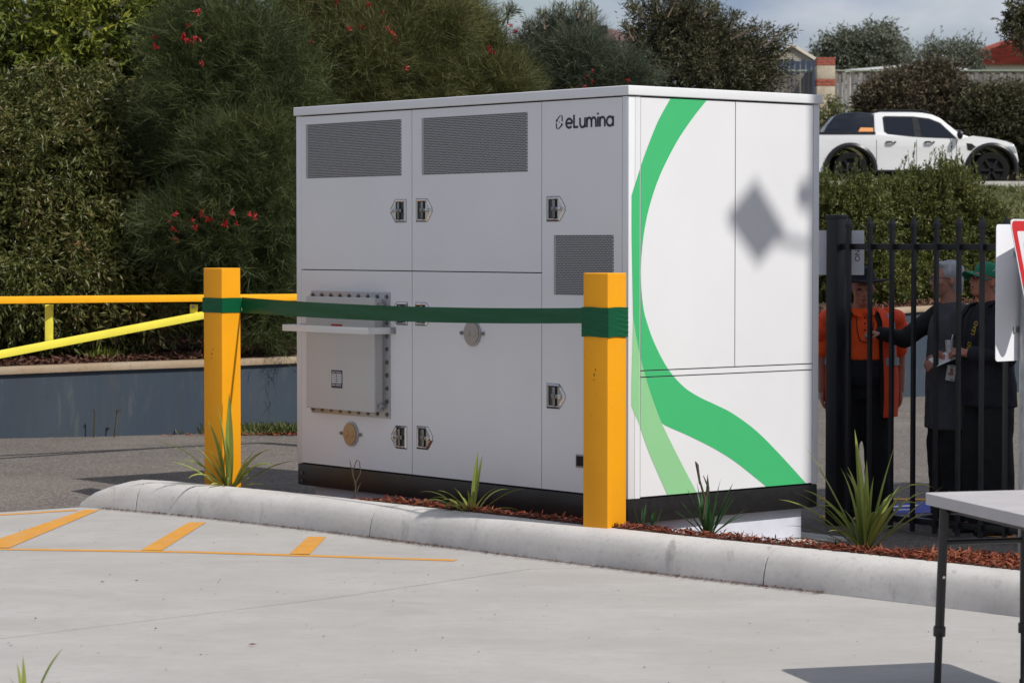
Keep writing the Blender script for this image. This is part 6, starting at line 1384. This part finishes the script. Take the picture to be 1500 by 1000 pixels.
mb.ring_tube(rr); cap_ = mb.build('cap', M['capg'], P3, smooth=True)
mb = MB(); vs = []
for i in range(9):
    t = rad(200 + 140 * i / 8); 
    for r, dz in ((.086, .036), (.125, .032), (.165, .020)): vs.append(c + hd @ Vector((r * .95 * math.cos(t) * (1 if r < .1 else .82), .014 + r * 1.13 * math.sin(t), dz - .03 * abs(math.cos(t)))))
for k in range(2): 
    vs2 = [v + hd @ Vector((0, 0, -.004 * k)) for v in vs]; mb.add(vs2, [(i * 3 + j, (i + 1) * 3 + j, (i + 1) * 3 + j + 1, i * 3 + j + 1) for i in range(8) for j in range(2)])
mb.build('cap_peak', M['capg'], cap_, smooth=True, fixn=False)
mb = MB(); mb.tube([c + hd @ Vector((.088, -.02, .062)), c + hd @ Vector((.086, .0, .085)), c + hd @ Vector((.089, .018, .060)), c + hd @ Vector((.086, .04, .078))], .003, 5); mb.build('cap_badge', M['labelw'], cap_, smooth=True)
mb = MB(); mb.ellipsoid(c + hd @ Vector((0, .07, -.02)), (.072, .045, .05), 14, 8, hd); solidify_union('hair', mb, M['hair'], P3, .009, 2)
# lanyard: two straps in a V on the chest with lettering
LY = []
for q in (-1, 1):
    pts = [V((q * .085, .04, 1.535)), V((q * .105, -.075, 1.50)), V((q * .10, -.14, 1.42)), V((q * .07, -.166, 1.30)), V((q * .02, -.186, 1.15))]
    mb = MB(); mb.tube(pts, .016, 8, flat=.16); o = mb.build('lanyard', M['blackc'], P3, smooth=True); LY.append(o)
    for k, (s, nm) in enumerate(((.35, 'LEAD'), (.75, 'LEAD'))):
        a, c_ = (pts[2], pts[3]) if k == 0 else (pts[3], pts[4]); p = a.lerp(c_, .5) + V((q * .0, -.010, 0)); d = (c_ - a).normalized(); nrm = V((q * .35, -1, .1)).normalized(); nrm = (nrm - d * nrm.dot(d)).normalized()
        xx = -d if q > 0 else d; yy = nrm.cross(xx); Mt = Matrix((xx, yy, nrm)).transposed().to_4x4(); Mt.translation = p + nrm * .006
        text_mesh('lanyard_lettering', nm, .042, M['yellowt'], o, Mt, sx=.95)
# things held
Mp3 = Matrix.Translation(P3.location) @ Matrix.Rotation(rad(-66), 4, 'Z')
cw = Mp3 @ V((.045, -.335, 1.20))
CU = empty('plastic_cup', cw, 0, 'clear plastic cup held by the person in the green cap', 'cup')
mb = MB(); mb.ring_tube([[V((r * math.cos(2 * math.pi * k / 20), r * math.sin(2 * math.pi * k / 20), z)) for k in range(20)] for r, z in ((.022, 0), (.028, .085), (.0295, .085), (.026, .085), (.0205, .004))]); mb.build('cup_wall', M['cup'], CU, smooth=True)
mb = MB(); mb.tube([(.0, 0, .02), (.02, -.01, .12)], .003, 6); mb.build('stirrer', M['labelw'], CU)
pp = Mp3 @ V((.0, -.36, 1.16)); mb = MB(); mb.box(-.075, .075, -.05, .05, 0, .0015, Matrix.Translation(pp) @ Matrix.Rotation(.3, 4, 'Z') @ Matrix.Rotation(-.35, 4, 'Y') @ Matrix.Rotation(.5, 4, 'X')); o = mb.build('paper_sheet', M['labelw']); tag(o, 'folded white paper held under the cup by the person in the green cap', 'paper')
# identity card hanging from the coat wearer's hand
q = AT(1393, 546, D2 - .34); ID = empty('identity_card', q, rad(-8), 'white identity card with a small portrait hanging below the hand of the grey-haired person', 'card')
TI = Matrix.Rotation(rad(9), 4, 'Y')
mb = MB(); mb.box(-.030, .030, -.001, .001, -.052, .052, TI); mb.build('card', M['labelw'], ID)
mb = MB(); mb.ellipsoid(TI @ V((.0, -.002, .018)), (.011, .001, .014), 12, 8); mb.ellipsoid(TI @ V((0, -.002, -.006)), (.019, .001, .012), 12, 8); mb.build('portrait', M['skin'], ID)
mb = MB(); mb.box(-.0, .022, -.0018, -.0012, -.046, -.040, TI); mb.box(-.012, .012, -.0018, -.0012, .041, .045, TI); tag(mb.build('card_print', M['ink'], ID), kind='stuff')
mb = MB(); mb.tube([TI @ V((0, 0, .050)), V((.012, 0, .08)), V((.012, .0, .16))], .004, 6); mb.build('clip_strap', M['labelw'], ID, smooth=True)
